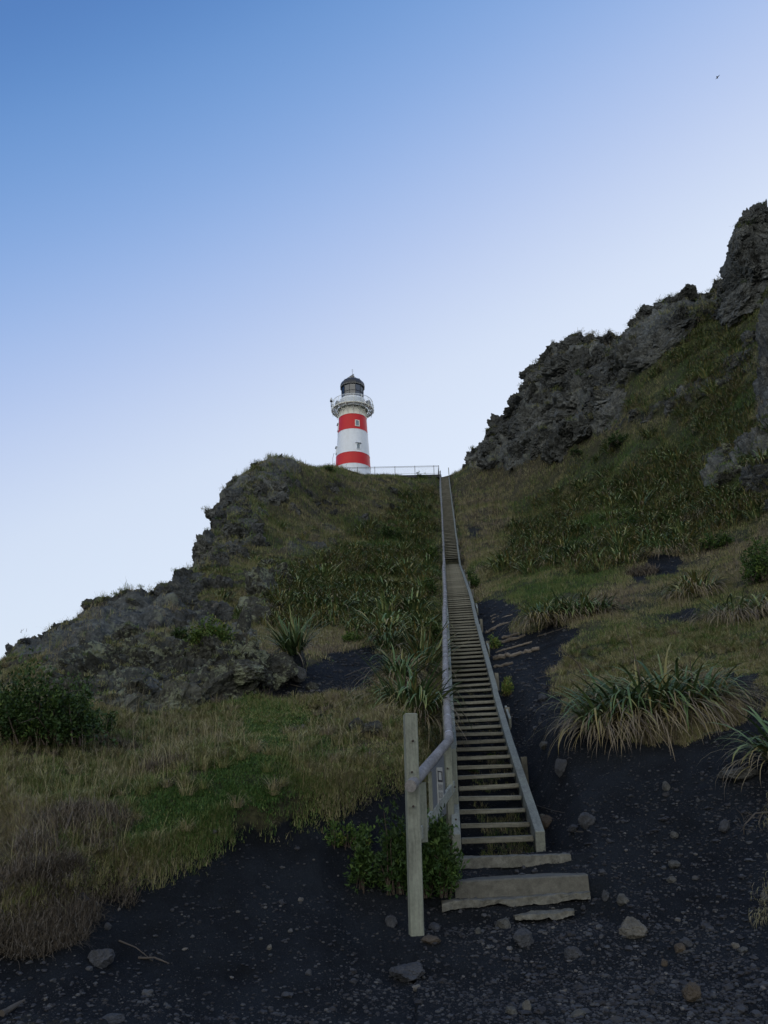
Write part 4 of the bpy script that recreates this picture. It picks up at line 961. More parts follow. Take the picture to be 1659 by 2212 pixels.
M_GREYP = make_plain('grey_paint', (0.16, 0.17, 0.17), 0.6)
M_WHITE = make_paint('tower_white', (0.68, 0.76, 0.84), (0.58, 0.62, 0.64)); M_RED = make_paint('tower_red', (0.50, 0.008, 0.011), (0.42, 0.018, 0.018))
lh = empty('lighthouse', (LX, LY, B0), 'round red and white striped lighthouse standing on the hilltop', 'lighthouse')
def trad(h): return float(np.interp(h, [45.6, 46.4, 48.27, 52.1, 54.66, 55.8], [2.68, 2.62, 2.52, 2.26, 2.11, 2.03]))
bands = [(45.4, 46.4, M_WHITE), (46.4, 48.27, M_RED), (48.27, 52.1, M_WHITE), (52.1, 54.66, M_RED), (54.66, 56.1, M_CREAM)]
mb = MB()
for k_, (a, b2, _m) in enumerate(bands):
    mb.lathe([(trad(a+(b2-a)*t_/4), LZ(a+(b2-a)*t_/4)) for t_ in range(5)], 72, mi=k_)
mb.build('tower_wall', [q[2] for q in bands], lh)
mb = MB(); mb.lathe([(3.25, 0), (3.25, LZ(43.6)), (3.12, LZ(43.9)), (3.05, LZ(44.4)), (2.96, LZ(44.8)), (2.84, LZ(45.2)), (2.66, LZ(45.7))], 72); mb.build('plinth', M_WHITE, lh)
for hh in (46.4, 48.27, 52.1, 54.66):
    mb = MB(); r_ = trad(hh); mb.lathe([(r_+.004, LZ(hh)-.03), (r_+.03, LZ(hh)-.02), (r_+.03, LZ(hh)+.02), (r_+.004, LZ(hh)+.03)], 72); mb.build('joint_band', M_RED if hh in (48.27, 54.66) else M_WHITE, lh)
to = math.atan2(-LY, -LX)             # direction from tower to the camera
mb = MB()
for a in (to-.02,):
    c_, s_ = math.cos(a), math.sin(a)
    for i in range(len(bands)):
        a_, b_ = bands[i][0], bands[i][1]
        mb.beam((c_*(trad(a_)+.0), s_*(trad(a_)), LZ(a_)), (c_*trad(b_), s_*trad(b_), LZ(b_)), .035, .03, up=(c_, s_, 0), mi=(1 if bands[i][2] is M_RED else 0))
mb.build('seam', [M_WHITE, M_RED], lh)
def lwindow(ang, h, w, ht, hood, frame=.12):
    a = to+ang; r_ = trad(h); c = Vector((math.cos(a)*r_, math.sin(a)*r_, LZ(h))); out = Vector((math.cos(a), math.sin(a), 0)); side = Vector((-out.y, out.x, 0))
    tl = (out*1.0+Vector((0, 0, .09))).normalized(); M_ = Matrix((side, tl, side.cross(tl)*1)).transposed()
    up_ = -side.cross(tl) if side.cross(tl).z < 0 else side.cross(tl)
    w_ = empty_part = None
    mbf = MB()
    for sx in (-1, 1): mbf.box(side*(sx*(w/2+frame/2)), (frame, .16, ht+2*frame), M_, bev=.01)
    for sz in (-1, 1): mbf.box(up_*(sz*(ht/2+frame/2)), (w+.0, .17, frame), M_, bev=.01)
    if hood: mbf.box(up_*(ht/2+frame+.05)+out*.10, (w+.5, .32, .06), M_, bev=.01)
    f_ = mbf.build('window', M_WHITE if hood else M_CREAM, lh, tuple(c))
    mbp = MB(); mbp.box((0, 0, 0), (w, .09, ht), M_); mbp.build('pane', M_PANE, f_)
lwindow(.31, 53.05, .46, .86, False); lwindow(.33, 49.2, .42, .78, True, .08)
lwindow(-1.42, 53.1, .46, .86, True); lwindow(-1.42, 49.3, .46, .8, True)
# gallery
GH, GR = 56.1, 3.12
mb = MB(); mb.lathe([(2.0, LZ(GH)), (2.35, LZ(GH)-.02), (2.35, LZ(GH)+.04), (2.0, LZ(GH)+.05)], 56)
for r_ in (2.55, 2.78, 3.0): mb.lathe([(r_-.075, LZ(GH)), (r_+.075, LZ(GH)), (r_+.075, LZ(GH)+.05), (r_-.075, LZ(GH)+.05), (r_-.075, LZ(GH))], 56)
mb.build('gallery_floor', M_CREAM, lh)
mb = MB(); mb.lathe([(GR, LZ(GH)-.06), (GR+.05, LZ(GH)-.06), (GR+.05, LZ(GH)+.12), (GR, LZ(GH)+.12), (GR, LZ(GH)-.06)], 56); mb.build('gallery_rim', M_CREAM, lh)
NB_ = 16
for k_ in range(NB_):
    a = to+(k_+.15)*2*math.pi/NB_; c_, s_ = math.cos(a), math.sin(a); mb = MB()
    mb.beam((c_*2.0, s_*2.0, LZ(GH)-.05), (c_*GR, s_*GR, LZ(GH)-.05), .06, .10)
    arc = [(2.10+.0, -1.35), (2.16, -1.0), (2.34, -.62), (2.66, -.28), (3.02, -.08)]
    mb.tube([(c_*r_, s_*r_, LZ(GH)+z_) for r_, z_ in arc], .045, 6); mb.beam((c_*2.07, s_*2.07, LZ(54.75)), (c_*2.07, s_*2.07, LZ(GH)), .08, .07, up=(c_, s_, 0))
    mb.build('gallery_bracket', M_CREAM, lh)
for k_ in range(NB_):
    a = to+(k_+.15)*2*math.pi/NB_; c_, s_ = math.cos(a), math.sin(a); mb = MB()
    mb.tube([(c_*r_, s_*r_, LZ(GH)+z_) for r_, z_ in ((GR+.06, -.35), (GR+.14, .1), (GR+.12, .7), (GR-.02, 1.2), (GR-.06, 1.4))], .035, 6); mb.build('railing_post', M_CREAM, lh)
mb = MB()
for z_, r_, th in ((1.42, GR-.06, .04), (.35, GR+.12, .025)):
    mb.tube([(math.cos(a)*r_, math.sin(a)*r_, LZ(GH)+z_) for a in np.linspace(0, 2*math.pi, 57)], th, 6, cap=False)
for k_ in range(112):
    a = k_*2*math.pi/112; c_, s_ = math.cos(a), math.sin(a)
    mb.tube([(c_*r_, s_*r_, LZ(GH)+z_) for r_, z_ in ((GR+.1, .06), (GR+.12, .7), (GR-.02, 1.2), (GR-.06, 1.42))], .018, 4, cap=False)
mb.build('gallery_railing', M_WHITE, lh)
# watch room and lantern
mb = MB(); mb.lathe([(1.95, LZ(GH)+.02), (1.95, LZ(57.55)), (2.0, LZ(57.6)), (2.0, LZ(57.8)), (1.8, LZ(57.85)), (1.6, LZ(57.85))], 56); mb.build('watch_room', M_WHITE, lh)
ns = 12; L0, L1 = 57.85, 60.02
mb = MB(); mb.lathe([(1.66, LZ(L0)), (1.70, LZ(L1))], ns, a0=to+math.pi/ns, smooth=False); gl = mb.build('lantern_glass', None, lh)
gm, gn, gb = new_mat('lantern_glazing'); gn.nodes.remove(gb); tr = gn.nodes.new('ShaderNodeBsdfTransparent'); tr.inputs[0].default_value = (.10, .12, .15, 1); gg = gn.nodes.new('ShaderNodeBsdfGlossy'); gg.inputs['Roughness'].default_value = .08; gg.inputs[0].default_value = (.7, .75, .8, 1)
mx = gn.nodes.new('ShaderNodeMixShader'); mx.inputs[0].default_value = .14; gn.links.new(tr.outputs[0], mx.inputs[1]); gn.links.new(gg.outputs[0], mx.inputs[2]); gn.links.new(mx.outputs[0], [q for q in gn.nodes if q.type == 'OUTPUT_MATERIAL'][0].inputs[0])
gl.data.materials.clear(); gl.data.materials.append(gm)
for k_ in range(ns):
    a = to+math.pi/ns+k_*2*math.pi/ns; c_, s_ = math.cos(a), math.sin(a); mb = MB(); mb.beam((c_*1.70, s_*1.70, LZ(L0)), (c_*1.74, s_*1.74, LZ(L1)), .07, .07, up=(c_, s_, 0)); mb.build('glazing_bar', M_DARK, lh)
mb = MB()
mb.tube([(math.cos(a)*1.72, math.sin(a)*1.72, LZ(58.9)) for a in np.linspace(to+math.pi/ns, to+math.pi/ns+2*math.pi, ns+1)], .03, 5, cap=False, smooth=False); mb.build('glazing_ring', M_DARK, lh)
mb = MB(); mb.lathe([(.05, LZ(L0)), (.62, LZ(L0)+.05), (.62, LZ(L0)+.25), (.75, LZ(L0)+.5), (.72, LZ(L0)+.95), (.5, LZ(L0)+1.3), (.2, LZ(L0)+1.5), (.03, LZ(L0)+1.52)], 20); mb.build('lens', M_BRASS, lh)
mb = MB(); mb.lathe([(1.50, LZ(L0)+1.95), (1.4, LZ(L0)+.02)], 24); 
mb = MB(); mb.lathe([(0.0, LZ(L0)+.005), (1.6, LZ(L0)+.005)], 24); mb.build('lantern_floor', M_DARK, lh)
mb = MB(); mb.lathe([(1.70, LZ(L1)-.02), (1.92, LZ(L1)), (1.94, LZ(L1)+.12), (1.80, LZ(L1)+.2), (0.0, LZ(L1)+.19)], ns, a0=to+math.pi/ns, smooth=False); mb.build('eave', M_GREYP, lh)
mb = MB(); mb.lathe([(1.93, LZ(L1)+.16), (1.88, LZ(L1)+.5), (1.72, LZ(L1)+.85), (1.42, LZ(L1)+1.15), (1.0, LZ(L1)+1.36), (.5, LZ(L1)+1.46), (.02, LZ(L1)+1.5)], ns, a0=to+math.pi/ns, smooth=False)
roof = mb.build('lantern_roof', M_DARK, lh)
for a_ in (-.95, -.5, .35, .8, 1.6, 2.6, 3.8, 4.7):
    a = to+a_; mb = MB(); c_, s_ = math.cos(a), math.sin(a)
    mb.tube([(c_*1.45, s_*1.45, LZ(L1)+.9), (c_*1.55, s_*1.55, LZ(L1)+1.12), (c_*1.38, s_*1.38, LZ(L1)+1.2), (c_*1.25, s_*1.25, LZ(L1)+1.1)], .022, 5); mb.build('roof_loop', M_DARK, roof)
mb = MB(); mb.lathe([(.34, LZ(61.6)), (.30, LZ(61.85)), (.36, LZ(62.0)), (.30, LZ(62.2)), (.1, LZ(62.32)), (.01, LZ(62.35))], 20); mb.build('ventilator', M_GREYP, roof)
mb = MB(); c0 = Vector((-.35, -.1, LZ(62.05))); mb.add([c0+Vector(v) for v in ((-.35, 0, -.28), (.55, 0, .38), (.50, 0, -.30), (-.35, .06, -.28), (.55, .06, .38), (.50, .06, -.30))], [(0, 1, 2), (5, 4, 3), (0, 3, 4, 1), (1, 4, 5, 2), (2, 5, 3, 0)]); mb.build('wind_fin', M_WHITE, roof)
mb = MB(); mb.beam(c0+Vector((-.42, .02, -.28)), c0+Vector((.60, .02, .44)), .12, .07, mi=0); mb.build('fin_edge', M_DARK, roof)
mb = MB(); mb.tube([(0, 0, LZ(62.3)), (0, 0, LZ(63.35))], [.035, .018], 6); mb.tube([(-.14, 0, LZ(63.05)), (.2, 0, LZ(63.05))], .014, 5); mb.tube([(-.12, 0, LZ(63.35)), (0, 0, LZ(63.2)), (.12, 0, LZ(63.38))], .014, 5); mb.build('vane_rod', M_GREYP, roof)
# lamps and drums standing on the gallery
a = to-1.45; c_, s_ = math.cos(a), math.sin(a)
sl_ = empty('signal_lamp', (LX+c_*(GR+.15), LY+s_*(GR+.15), B0+LZ(GH)+1.42), 'small glass signal lamp on the left side of the gallery railing', 'lamp')
mb = MB(); mb.tube([(0, 0, -.9), (0, 0, 0)], .06, 8); mb.lathe([(.0, 0), (.2, 0), (.2, .12), (.1, .2)], 14); mb.build('bracket', M_DARK, sl_)
mb = MB(); mb.lathe([(.10, .2), (.2, .25), (.17, .5), (.1, .68), (.0, .72)], 14); mb.build('lamp_glass', M_WHITE, sl_)
def drum(label, a_, r_, R0, L, mat, name):
    a = to+a_; c_, s_ = math.cos(a), math.sin(a); o = empty(name, (LX+c_*r_, LY+s_*r_, B0+LZ(GH)+.1), label, 'drum')
    dv = Vector((c_, s_, 0)); cc = Vector((0, 0, R0+.08)); mb = MB(); mb.tube([cc-dv*L, cc-dv*L*.9, cc+dv*L*.9, cc+dv*L], [R0*.9, R0, R0, R0*.9], 22); mb.build('casing', mat, o)
    mb = MB(); mb.beam(cc-Vector((0, 0, R0+.1)), cc, .1, .1, up=(c_, s_, 0)); mb.build('stand', M_GREYP, o)
drum('grey round drum standing left on the lighthouse gallery', -1.15, 2.55, .52, .16, M_GREYP, 'signal_drum')
drum('dark round drum standing right on the lighthouse gallery', 1.18, 2.6, .55, .25, M_DARK, 'signal_drum')
mb = MB(); a = to-1.5; c_, s_ = math.cos(a), math.sin(a)
mb.tube([(c_*2.55, s_*2.55, LZ(48.9)), (c_*2.85, s_*2.85, LZ(49.0)), (c_*3.0, s_*3.0, LZ(48.2)), (c_*3.0, s_*3.0, LZ(45))], .03, 6); mb.build('pipe', M_GREYP, lh)

# ---------------------------------------------------------------- hilltop fence
fx = [684.8, 728.6, 772, 809.5, 853, 896, 937, 947.7]; FD = 101.4
fp = [Vector(P(x, 1008, FD)) for x in fx]; ZB = fp[4].z-1.28; ZT = fp[4].z
for q in fp: q.z = ZT
fence = empty('fence', (fp[0].x, FD, ZB), 'thin dark metal railing fence along the hilltop edge in front of the lighthouse', 'fence'); fo = Vector(fence.location)
fp.append(Vector((fp[-1].x+.1, FD+3.5, ZT)))
for q in fp:
    mb = MB(); mb.beam((q.x-fo.x, q.y-fo.y, -.2), (q.x-fo.x, q.y-fo.y, ZT-fo.z+.05), .07, .07, up=(0, 1, 0)); mb.build('fence_post', M_DARK, fence)
for z_ in (0, -.13, -1.12):
    mb = MB()
    for a, b2 in zip(fp[:-1], fp[1:]): mb.tube([a-fo+Vector((0, 0, z_)), b2-fo+Vector((0, 0, z_))], .026 if z_ == 0 else .02, 6)
    mb.build('fence_rail', M_DARK, fence)
for k_, (a, b2) in enumerate(zip(fp[:-1], fp[1:])):
    mb = MB(); L = (b2-a).length; nn_ = max(2, int(L/.13))
    for i in range(1, nn_): q = a.lerp(b2, i/nn_)-fo; mb.tube([(q.x, q.y, ZT-fo.z-1.12), (q.x, q.y, ZT-fo.z-.13)], .009, 4, cap=False)
    mb.build('baluster_panel', M_DARK, fence)
mb = MB(); x0, x1 = fp[0].x-1, fp[-2].x+.3
mb.box(((x0+x1)/2, FD+.35, ZB-.25), (x1-x0, .9, .42), bev=.03); cb = mb.build('retaining_kerb', M_STONE_DARK); tag(cb, 'low dark retaining kerb under the hilltop fence', 'wall')
w0, w1 = P(998, 1008, 103), P(1030, 1008, 103); mb = MB(); cx = (w0+w1)/2
mb.box((0, 0, -.12), (abs(w1[0]-w0[0]), 2.0, .24), bev=.02); sh = mb.build('roof', M_DARK, None, tuple(cx)); 
wl = empty('hut', (cx[0], cx[1], cx[2]-1.6), 'flat roofed dark little hut at the top of the hill right of the stair', 'hut')
sh.parent = wl; sh.location = (0, 0, 1.6); mb = MB(); mb.box((.05, 0, .75), (abs(w1[0]-w0[0])-.3, 1.7, 1.45), bev=.02); mb.build('wall', M_STONE_DARK, wl)

# gull-like small bird high in the sky
bp = P(1549, 167, 60.0); bird = empty('bird', tuple(bp), 'tiny dark bird flying high at the upper right', 'bird')
bv = []; mb = MB(); mb.tube([(-.14, 0, .02), (-.08, 0, .01), (0, 0, 0), (.1, 0, 0), (.16, 0, .01)], [.01, .04, .05, .035, .012], 8); mb.build('body', M_DARK, bird)
for s_ in (-1, 1):
    mb = MB(); w = [(-.05, s_*.04, .02), (.06, s_*.04, .02), (.03, s_*.2, .12), (-.03, s_*.2, .12), (-.02, s_*.36, .06)]
    mb.add(w+[(a, b2, c-.008) for a, b2, c in w], [(0, 1, 2, 3), (3, 2, 4), (8, 7, 6, 5), (9, 7, 8), (0, 5, 6, 1), (1, 6, 7, 2), (2, 7, 9, 4), (4, 9, 8, 3), (3, 8, 5, 0)]); mb.build('wing', M_DARK, bird)
bird.rotation_euler = (.3, 1.0, .5)
#@@PLANTS
# ---------------------------------------------------------------- plants
def curve_dirs(az, e0, e1, seg):
    """unit directions along a leaf that starts at elevation e0 and ends at e1 (n, seg, 3)"""
    t = np.linspace(0, 1, seg)[None]; e = e0[:, None]+(e1-e0)[:, None]*t**1.3
    return np.stack([np.cos(e)*np.cos(az)[:, None], np.cos(e)*np.sin(az)[:, None], np.sin(e)], 2)
def strips(base, az, e0, e1, L, wd, tint, seg=4, tip_tint=None, twist=None, prof=None):
    """flat tapering leaves; returns V, F4, F3, tint"""
    n_ = len(base); d = curve_dirs(az, e0, e1, seg); pos = np.concatenate([np.zeros((n_, 1, 3)), np.cumsum(d*(L/seg)[:, None, None], 1)], 1)+base[:, None]
    tw = RNG.uniform(-.5, .5, n_) if twist is None else twist
    side = np.stack([-np.sin(az+tw), np.cos(az+tw), np.zeros(n_)], 1)
    t = np.linspace(0, 1, seg+1); w = (1-t**2.2) if prof is None else prof(t); w = w*np.where(t < .999, 1, 0)
    ww = wd[:, None]*w[None]/2
    lft = pos[:, :seg]-side[:, None]*ww[:, :seg, None]; rgt = pos[:, :seg]+side[:, None]*ww[:, :seg, None]; tip = pos[:, seg:]
    V = np.concatenate([lft, rgt, tip], 1); nv = 2*seg+1; b = (np.arange(n_)*nv)[:, None]
    F4 = np.concatenate([np.stack([b[:, 0]+i, b[:, 0]+seg+i, b[:, 0]+seg+i+1, b[:, 0]+i+1], 1) for i in range(seg-1)]) if seg > 1 else np.zeros((0, 4), int)
    F3 = np.stack([b[:, 0]+seg-1, b[:, 0]+2*seg-1, b[:, 0]+2*seg], 1)
    tt = np.repeat(tint[:, None], nv, 1)
    if tip_tint is not None:
        k_ = np.concatenate([t[:seg], t[:seg], [1]])[None]; tt = tt+(tip_tint[:, None]-tt)*np.clip((k_-.6)/.4, 0, 1)
    return V.reshape(-1, 3), F4, F3, tt.ravel()
def merge(parts):
    V, F4, F3, T = [], [], [], []; b = 0
    for v, f4, f3, t in parts: V.append(v); F4.append(f4+b); F3.append(f3+b); T.append(t); b += len(v)
    return np.concatenate(V), np.concatenate(F4), np.concatenate(F3), np.concatenate(T)
def plant_obj(name, parts, mat, **kw):
    V, F4, F3, T = merge(parts); return mesh_np(name, V, [F4, F3], mat, attrs={'tint': T}, **kw)

# --- grass: one object
def tufts(p, j, i, nb, hgt, wid, spread, tint, lean=.5, seg=2, updir=None):
    m_ = len(p); n_ = m_*nb; rep_ = lambda a: np.repeat(a, nb, 0)
    ang = RNG.uniform(0, 6.28, n_); r_ = rep_(spread)*np.sqrt(RNG.random(n_))
    base = rep_(p)+np.stack([np.cos(ang)*r_, np.sin(ang)*r_, np.zeros(n_)], 1)
    nq = rep_(Nn[j, i]); base[:, 2] += np.clip(-(nq[:, 0]*np.cos(ang)+nq[:, 1]*np.sin(ang))/np.maximum(nq[:, 2], .3), -2, 2)*r_-.01
    az = RNG.uniform(0, 6.28, n_); e0 = np.pi/2-np.abs(RNG.normal(0, lean, n_)); e1 = e0-RNG.uniform(.2, 1.5, n_)*lean*1.6
    L = rep_(hgt)*RNG.uniform(.45, 1.25, n_); t = np.clip(rep_(tint+RNG.normal(0, .10, m_))+RNG.normal(0, .15, n_), 0, 1)
    return strips(base, az, e0, e1, L, rep_(wid)*RNG.uniform(.6, 1.3, n_), t, seg, tip_tint=np.clip(t+.15, 0, 1))
G = []
def patch(p, sc, s): return np.clip(fbm(p, sc, 3, s)*.5+.5, 0, 1)
drk = lambda j, i: (aS[j, i] < .50)
st_clear = lambda p: np.abs(p[:, 0]-stair_x(p[:, 1])) > np.where(p[:, 1] < 11.6, -1, .68)
def grass_pass(n_, w0, w1, kind):
    global G
    p, nn, j, i = scatter_pts(n_, lambda j, i: drk(j, i), w0, w1)
    k_ = st_clear(p); p, nn, j, i = p[k_], nn[k_], j[k_], i[k_]
    g = aG[j, i]; rk_ = aR[j, i]; slope = nn[:, 2]; pt = patch(p, .35, 201); pt2 = patch(p, 1.1, 211); pt3 = patch(p, .12, 221); Y = p[:, 1]
    keep = RNG.random(len(p)) < np.where(rk_ > .8, .06+.5*(pt2 > .62), np.where(rk_ > .5, .35+.5*(pt2 > .5), 1.0)); keep &= (pt2 > .44) | (RNG.random(len(p)) < np.where((g > .6) | (Y < 19), .62, .30))
    keep &= ~((Y < 24) & (g < .6) & (patch(p, .9, 271) < .36) & (RNG.random(len(p)) < .85))
    p, nn, j, i, g, rk_, pt, pt2, pt3, Y = [q[keep] for q in (p, nn, j, i, g, rk_, pt, pt2, pt3, Y)]
    tint = np.clip(.62-.45*g+(pt-.5)*1.1+(pt2-.5)*.7-.10*(Y > 30)-.12*np.clip((pt3-.5)*4, -1, 1)+.12*(PX[j, i] > 1000)*(Y > 15), .02, .95)
    if kind == 'near':
        h = np.where(g > .55, .05+.06*pt2**2, .04+.42*np.clip(pt2-.38, 0, 1)*(.35+pt*1.2)+.03*(g < .55))*.8; wd = np.where(g > .55, .0125, .0080)*np.clip(Y/11, .8, 1.8)
        return tufts(p, j, i, 15, h, wd, np.full(len(p), .07), tint, .55, 3)
    if kind == 'mid':
        h = .08+.34*np.clip(pt2-.3, 0, 1)*(.6+pt); wd = .0105*np.clip(Y/25, .8, 1.6); return tufts(p, j, i, 12, h*np.clip(Y/25, .9, 1.3), wd, np.full(len(p), .18), tint, .5, 2)
    h = .22+.38*pt2; wd = .022*np.clip(Y/60, .8, 1.5); return tufts(p, j, i, 10, h*np.clip(Y/60, .9, 1.3), wd, np.full(len(p), .42), tint, .55, 2)
G.append(grass_pass(100000, 7.0, 19, 'near')); _d = drk; drk = lambda j, i: (aS[j, i] < .42) & (Nn[j, i, 2] < .78) & (Nn[j, i, 2] > -.2); G.append(grass_pass(260000, 8.0, 14, 'near')); drk = _d; G.append(grass_pass(60000, 18, 46, 'mid')); G.append(grass_pass(60000, 44, 106, 'far'))
# tufts on the skyline and rock ledges
def tussocks(n_, w0, w1, thr, hh, col):
    p, nn, j, i = scatter_pts(n_, lambda j, i: (aR[j, i] > .45) & (aS[j, i] < .3), w0, w1); pt = patch(p, .5, 241)
    k_ = (pt > thr) & st_clear(p); p, j, i, pt = p[k_], j[k_], i[k_], pt[k_]; Y = p[:, 1]
    return tufts(p, j, i, 34, hh*(.6+.8*RNG.random(len(p)))*np.clip(Y/50, .5, 1.2), .020*np.clip(Y/50, .5, 1.5), .25*np.clip(Y/50, .4, 1.3), np.full(len(p), col)+RNG.normal(0, .1, len(p)), .75, 2)
G.append(tussocks(2600, 20, 105, .50, .55, .55)); G.append(tussocks(1500, 30, 105, .45, .8, .42))
# tussocks rooted on the rock blocks
an_ = np.array(ANCH); an_ = an_[RNG.random(len(an_)) < .70]; kx, ky, _ = proj(an_[:, 0], an_[:, 1], an_[:, 2]); an_ = an_[(kx < 1720) & ((kx > 150) | (an_[:, 1] > 28))]
nb_ = 70; n_ = len(an_)*nb_; sz_ = np.repeat(np.clip(an_[:, 1]/70, .35, 1.2)*RNG.uniform(.6, 1.3, len(an_)), nb_)
G.append(strips(np.repeat(an_, nb_, 0)+RNG.normal(0, .20, (n_, 3))*sz_[:, None]*np.array([1, 1, .4]), RNG.uniform(0, 6.28, n_), RNG.uniform(.1, 1.5, n_), RNG.uniform(-1.3, .3, n_), sz_*RNG.uniform(.18, .55, n_), .03*sz_, np.clip(np.repeat(RNG.normal(.52, .12, len(an_)), nb_)+RNG.normal(0, .08, n_), 0, 1), 3))
# stray tufts rooted in the sand beside the bank
p, nn, j, i = scatter_pts(16000, lambda j, i: (aS[j, i] > .5) & (aS[j, i] < .985) & (PX[j, i] < 1000), 8, 24); k_ = st_clear(p) & (RNG.random(len(p)) < .5); p, j, i = p[k_], j[k_], i[k_]
G.append(tufts(p, j, i, 14, RNG.uniform(.03, .12, len(p)), np.full(len(p), .007), np.full(len(p), .06), RNG.uniform(.1, .9, len(p)), .8, 3))
# separate arching tussocks in the near meadows
p, nn, j, i = scatter_pts(9000, lambda j, i: (aS[j, i] < .3) & (aG[j, i] < .8) & (aR[j, i] < .4), 8.5, 24); k_ = RNG.random(len(p)) < .34*patch(p, .5, 251)*2; p = p[k_ & st_clear(p)]; nb_ = 90; n_ = len(p)*nb_; print('tussocks', len(p))
sz_ = np.repeat(RNG.uniform(.5, 1.25, len(p)), nb_); az_ = RNG.uniform(0, 6.28, n_); rr_ = .07*np.sqrt(RNG.random(n_))*sz_; q = np.repeat(p, nb_, 0)+np.stack([np.cos(az_)*rr_, np.sin(az_)*rr_, 0*rr_], 1)
G.append(strips(q, az_+RNG.normal(0, .5, n_), RNG.uniform(.7, 1.5, n_), RNG.uniform(-1.2, .6, n_), sz_*RNG.uniform(.10, .34, n_), .0075*np.repeat(np.clip(p[:, 1]/12, .9, 1.7), nb_), np.clip(np.repeat(RNG.normal(.60, .15, len(p)), nb_)+RNG.normal(0, .12, n_), 0, 1), 4))
# weeds and dry grass on the ground under the lower treads
p, nn, j, i = scatter_pts(60000, lambda j, i: (Pr[j, i, 2] > -5), 12.2, 24, 0.1, .2); p0 = p; k_ = (np.abs(p[:, 0]-stair_x(p[:, 1])) < .5) & (patch(p, 1.6, 261) > .5); p, j, i = p[k_][:420], j[k_][:420], i[k_][:420]
G.append(tufts(p, j, i, 12, RNG.uniform(.05, .18, len(p)), np.full(len(p), .007), np.full(len(p), .06), RNG.uniform(.2, .9, len(p)), .7, 3))
# fringe of straw hanging over the bank lip, tall seed stalks near the camera
p, nn, j, i = scatter_pts(60000, lambda j, i: (aS[j, i] > .22) & (aS[j, i] < .55), 7.5, 15); p, j, i = p[:1600], j[:1600], i[:1600]
n_ = len(p)*9; q = np.repeat(p, 9, 0)+RNG.normal(0, .05, (len(p)*9, 3))*np.array([1, 1, .2])
G.append(strips(q, RNG.uniform(3.4, 6.0, n_), RNG.uniform(-.1, .8, n_), RNG.uniform(-1.7, -.8, n_), RNG.uniform(.06, .24, n_), np.full(n_, .005), np.clip(RNG.normal(.8, .12, n_), 0, 1), 3))
p, nn, j, i = scatter_pts(5000, lambda j, i: (aS[j, i] < .2) & (aG[j, i] < .6) & (PX[j, i] < 950), 8.5, 18); n_ = len(p)
G.append(strips(p, RNG.uniform(0, 6.28, n_), RNG.uniform(1.2, 1.57, n_), RNG.uniform(.5, 1.3, n_), RNG.uniform(.3, .65, n_), np.full(n_, .006), np.clip(RNG.normal(.82, .08, n_), 0, 1), 4, prof=lambda t: .6+.0*t))
gro = plant_obj('grass', G, M_GRASS); tag(gro, kind='stuff'); print('grass verts', len(gro.data.vertices))

# --- flax
def flax_parts(nl, L, W, br, seed, seg=6, dead=.25, e1r=(-1.1, .4), squash=1.0, gold=.12, skirt=0, fold=True, tint0=.17):
    global RNG
    keep = RNG; RNG = np.random.default_rng(seed)
    def leaves(n_, Ls, e0, e1, tint, wmul=1.0, r0=0.0):
        az = RNG.uniform(0, 6.28, n_); r_ = br*(r0+(1-r0)*np.sqrt(RNG.random(n_)))
        az2 = az+RNG.normal(0, .45, n_); base = np.stack([np.cos(az)*r_, np.sin(az)*r_*squash, RNG.uniform(-.03, .05, n_)], 1)
        Lr = Ls*RNG.uniform(.55, 1.15, n_); w = W*wmul*RNG.uniform(.6, 1.15, n_)
        prof = lambda t: np.clip(.55+1.3*t, 0, 1)*np.sqrt(np.clip(1-t, 0, 1))*1.25
        tt = np.clip(tint+RNG.normal(0, .07, n_), 0, 1)
        out = [strips(base, az2, e0, e1, Lr, w, tt, seg, tip_tint=np.clip(tt+RNG.uniform(0, .35, n_), 0, 1), prof=prof, twist=RNG.uniform(-.35, .35, n_))]
        if fold:      # second half of the blade, turned, makes the keel
            st = RNG.bit_generator.state
        return out
    ng = int(nl*(1-dead)); o = leaves(ng, L, RNG.uniform(.75, 1.5, ng), RNG.uniform(e1r[0], e1r[1], ng), np.where(RNG.random(ng) < gold, .55, np.clip(RNG.normal(tint0, .1, ng), 0, .46)))
    nd = nl-ng; o += leaves(nd, L*.85, RNG.uniform(.3, 1.1, nd), RNG.uniform(-1.5, -.6, nd), RNG.uniform(.6, 1.0, nd), .55, .3)
    if skirt: o += leaves(skirt, L*1.0, RNG.uniform(.1, .8, skirt), RNG.uniform(-1.45, -.75, skirt), RNG.uniform(.62, .98, skirt), .36, .75)
    RNG = keep; return o
def flax_multi(x, y, label, seed, heads):
    ps = []
    for k_, (dx, dy, kw) in enumerate(heads):
        kw = dict(kw); q = flax_parts(kw.pop('nl'), kw.pop('L'), kw.pop('W'), kw.pop('br'), seed+k_*17, **kw)
        ps += [(v+np.array([dx, dy, .12*abs(dy)]), a, b_, t) for v, a, b_, t in q]
    return place_plant(plant_obj('flax_bush', ps, M_FLAX), x, y, label, 'flax')
def place_plant(o, x, y, label, cat, group=None, rz=0.0, s_=1.0, lift=0.0, pos=None, tilt=.35):
    p, n_ = at(x, y) if pos is None else pos
    o.location = (p[0], p[1], p[2]-.02+lift); o.scale = (s_, s_, s_)
    q = Vector((0, 0, 1)).rotation_difference(Vector((0, 0, 1)).lerp(Vector(n_), tilt).normalized()); o.rotation_euler = (q.to_matrix().to_4x4() @ Matrix.Rotation(rz, 4, 'Z')).to_euler()
    return tag(o, label, cat, group)
def flax_thing(x, y, label, seed, nl=200, L=1.3, W=.05, br=.25, **kw):
    o = plant_obj('flax_bush', flax_parts(nl, L, W, br, seed, **kw), M_FLAX); return place_plant(o, x, y, label, 'flax')
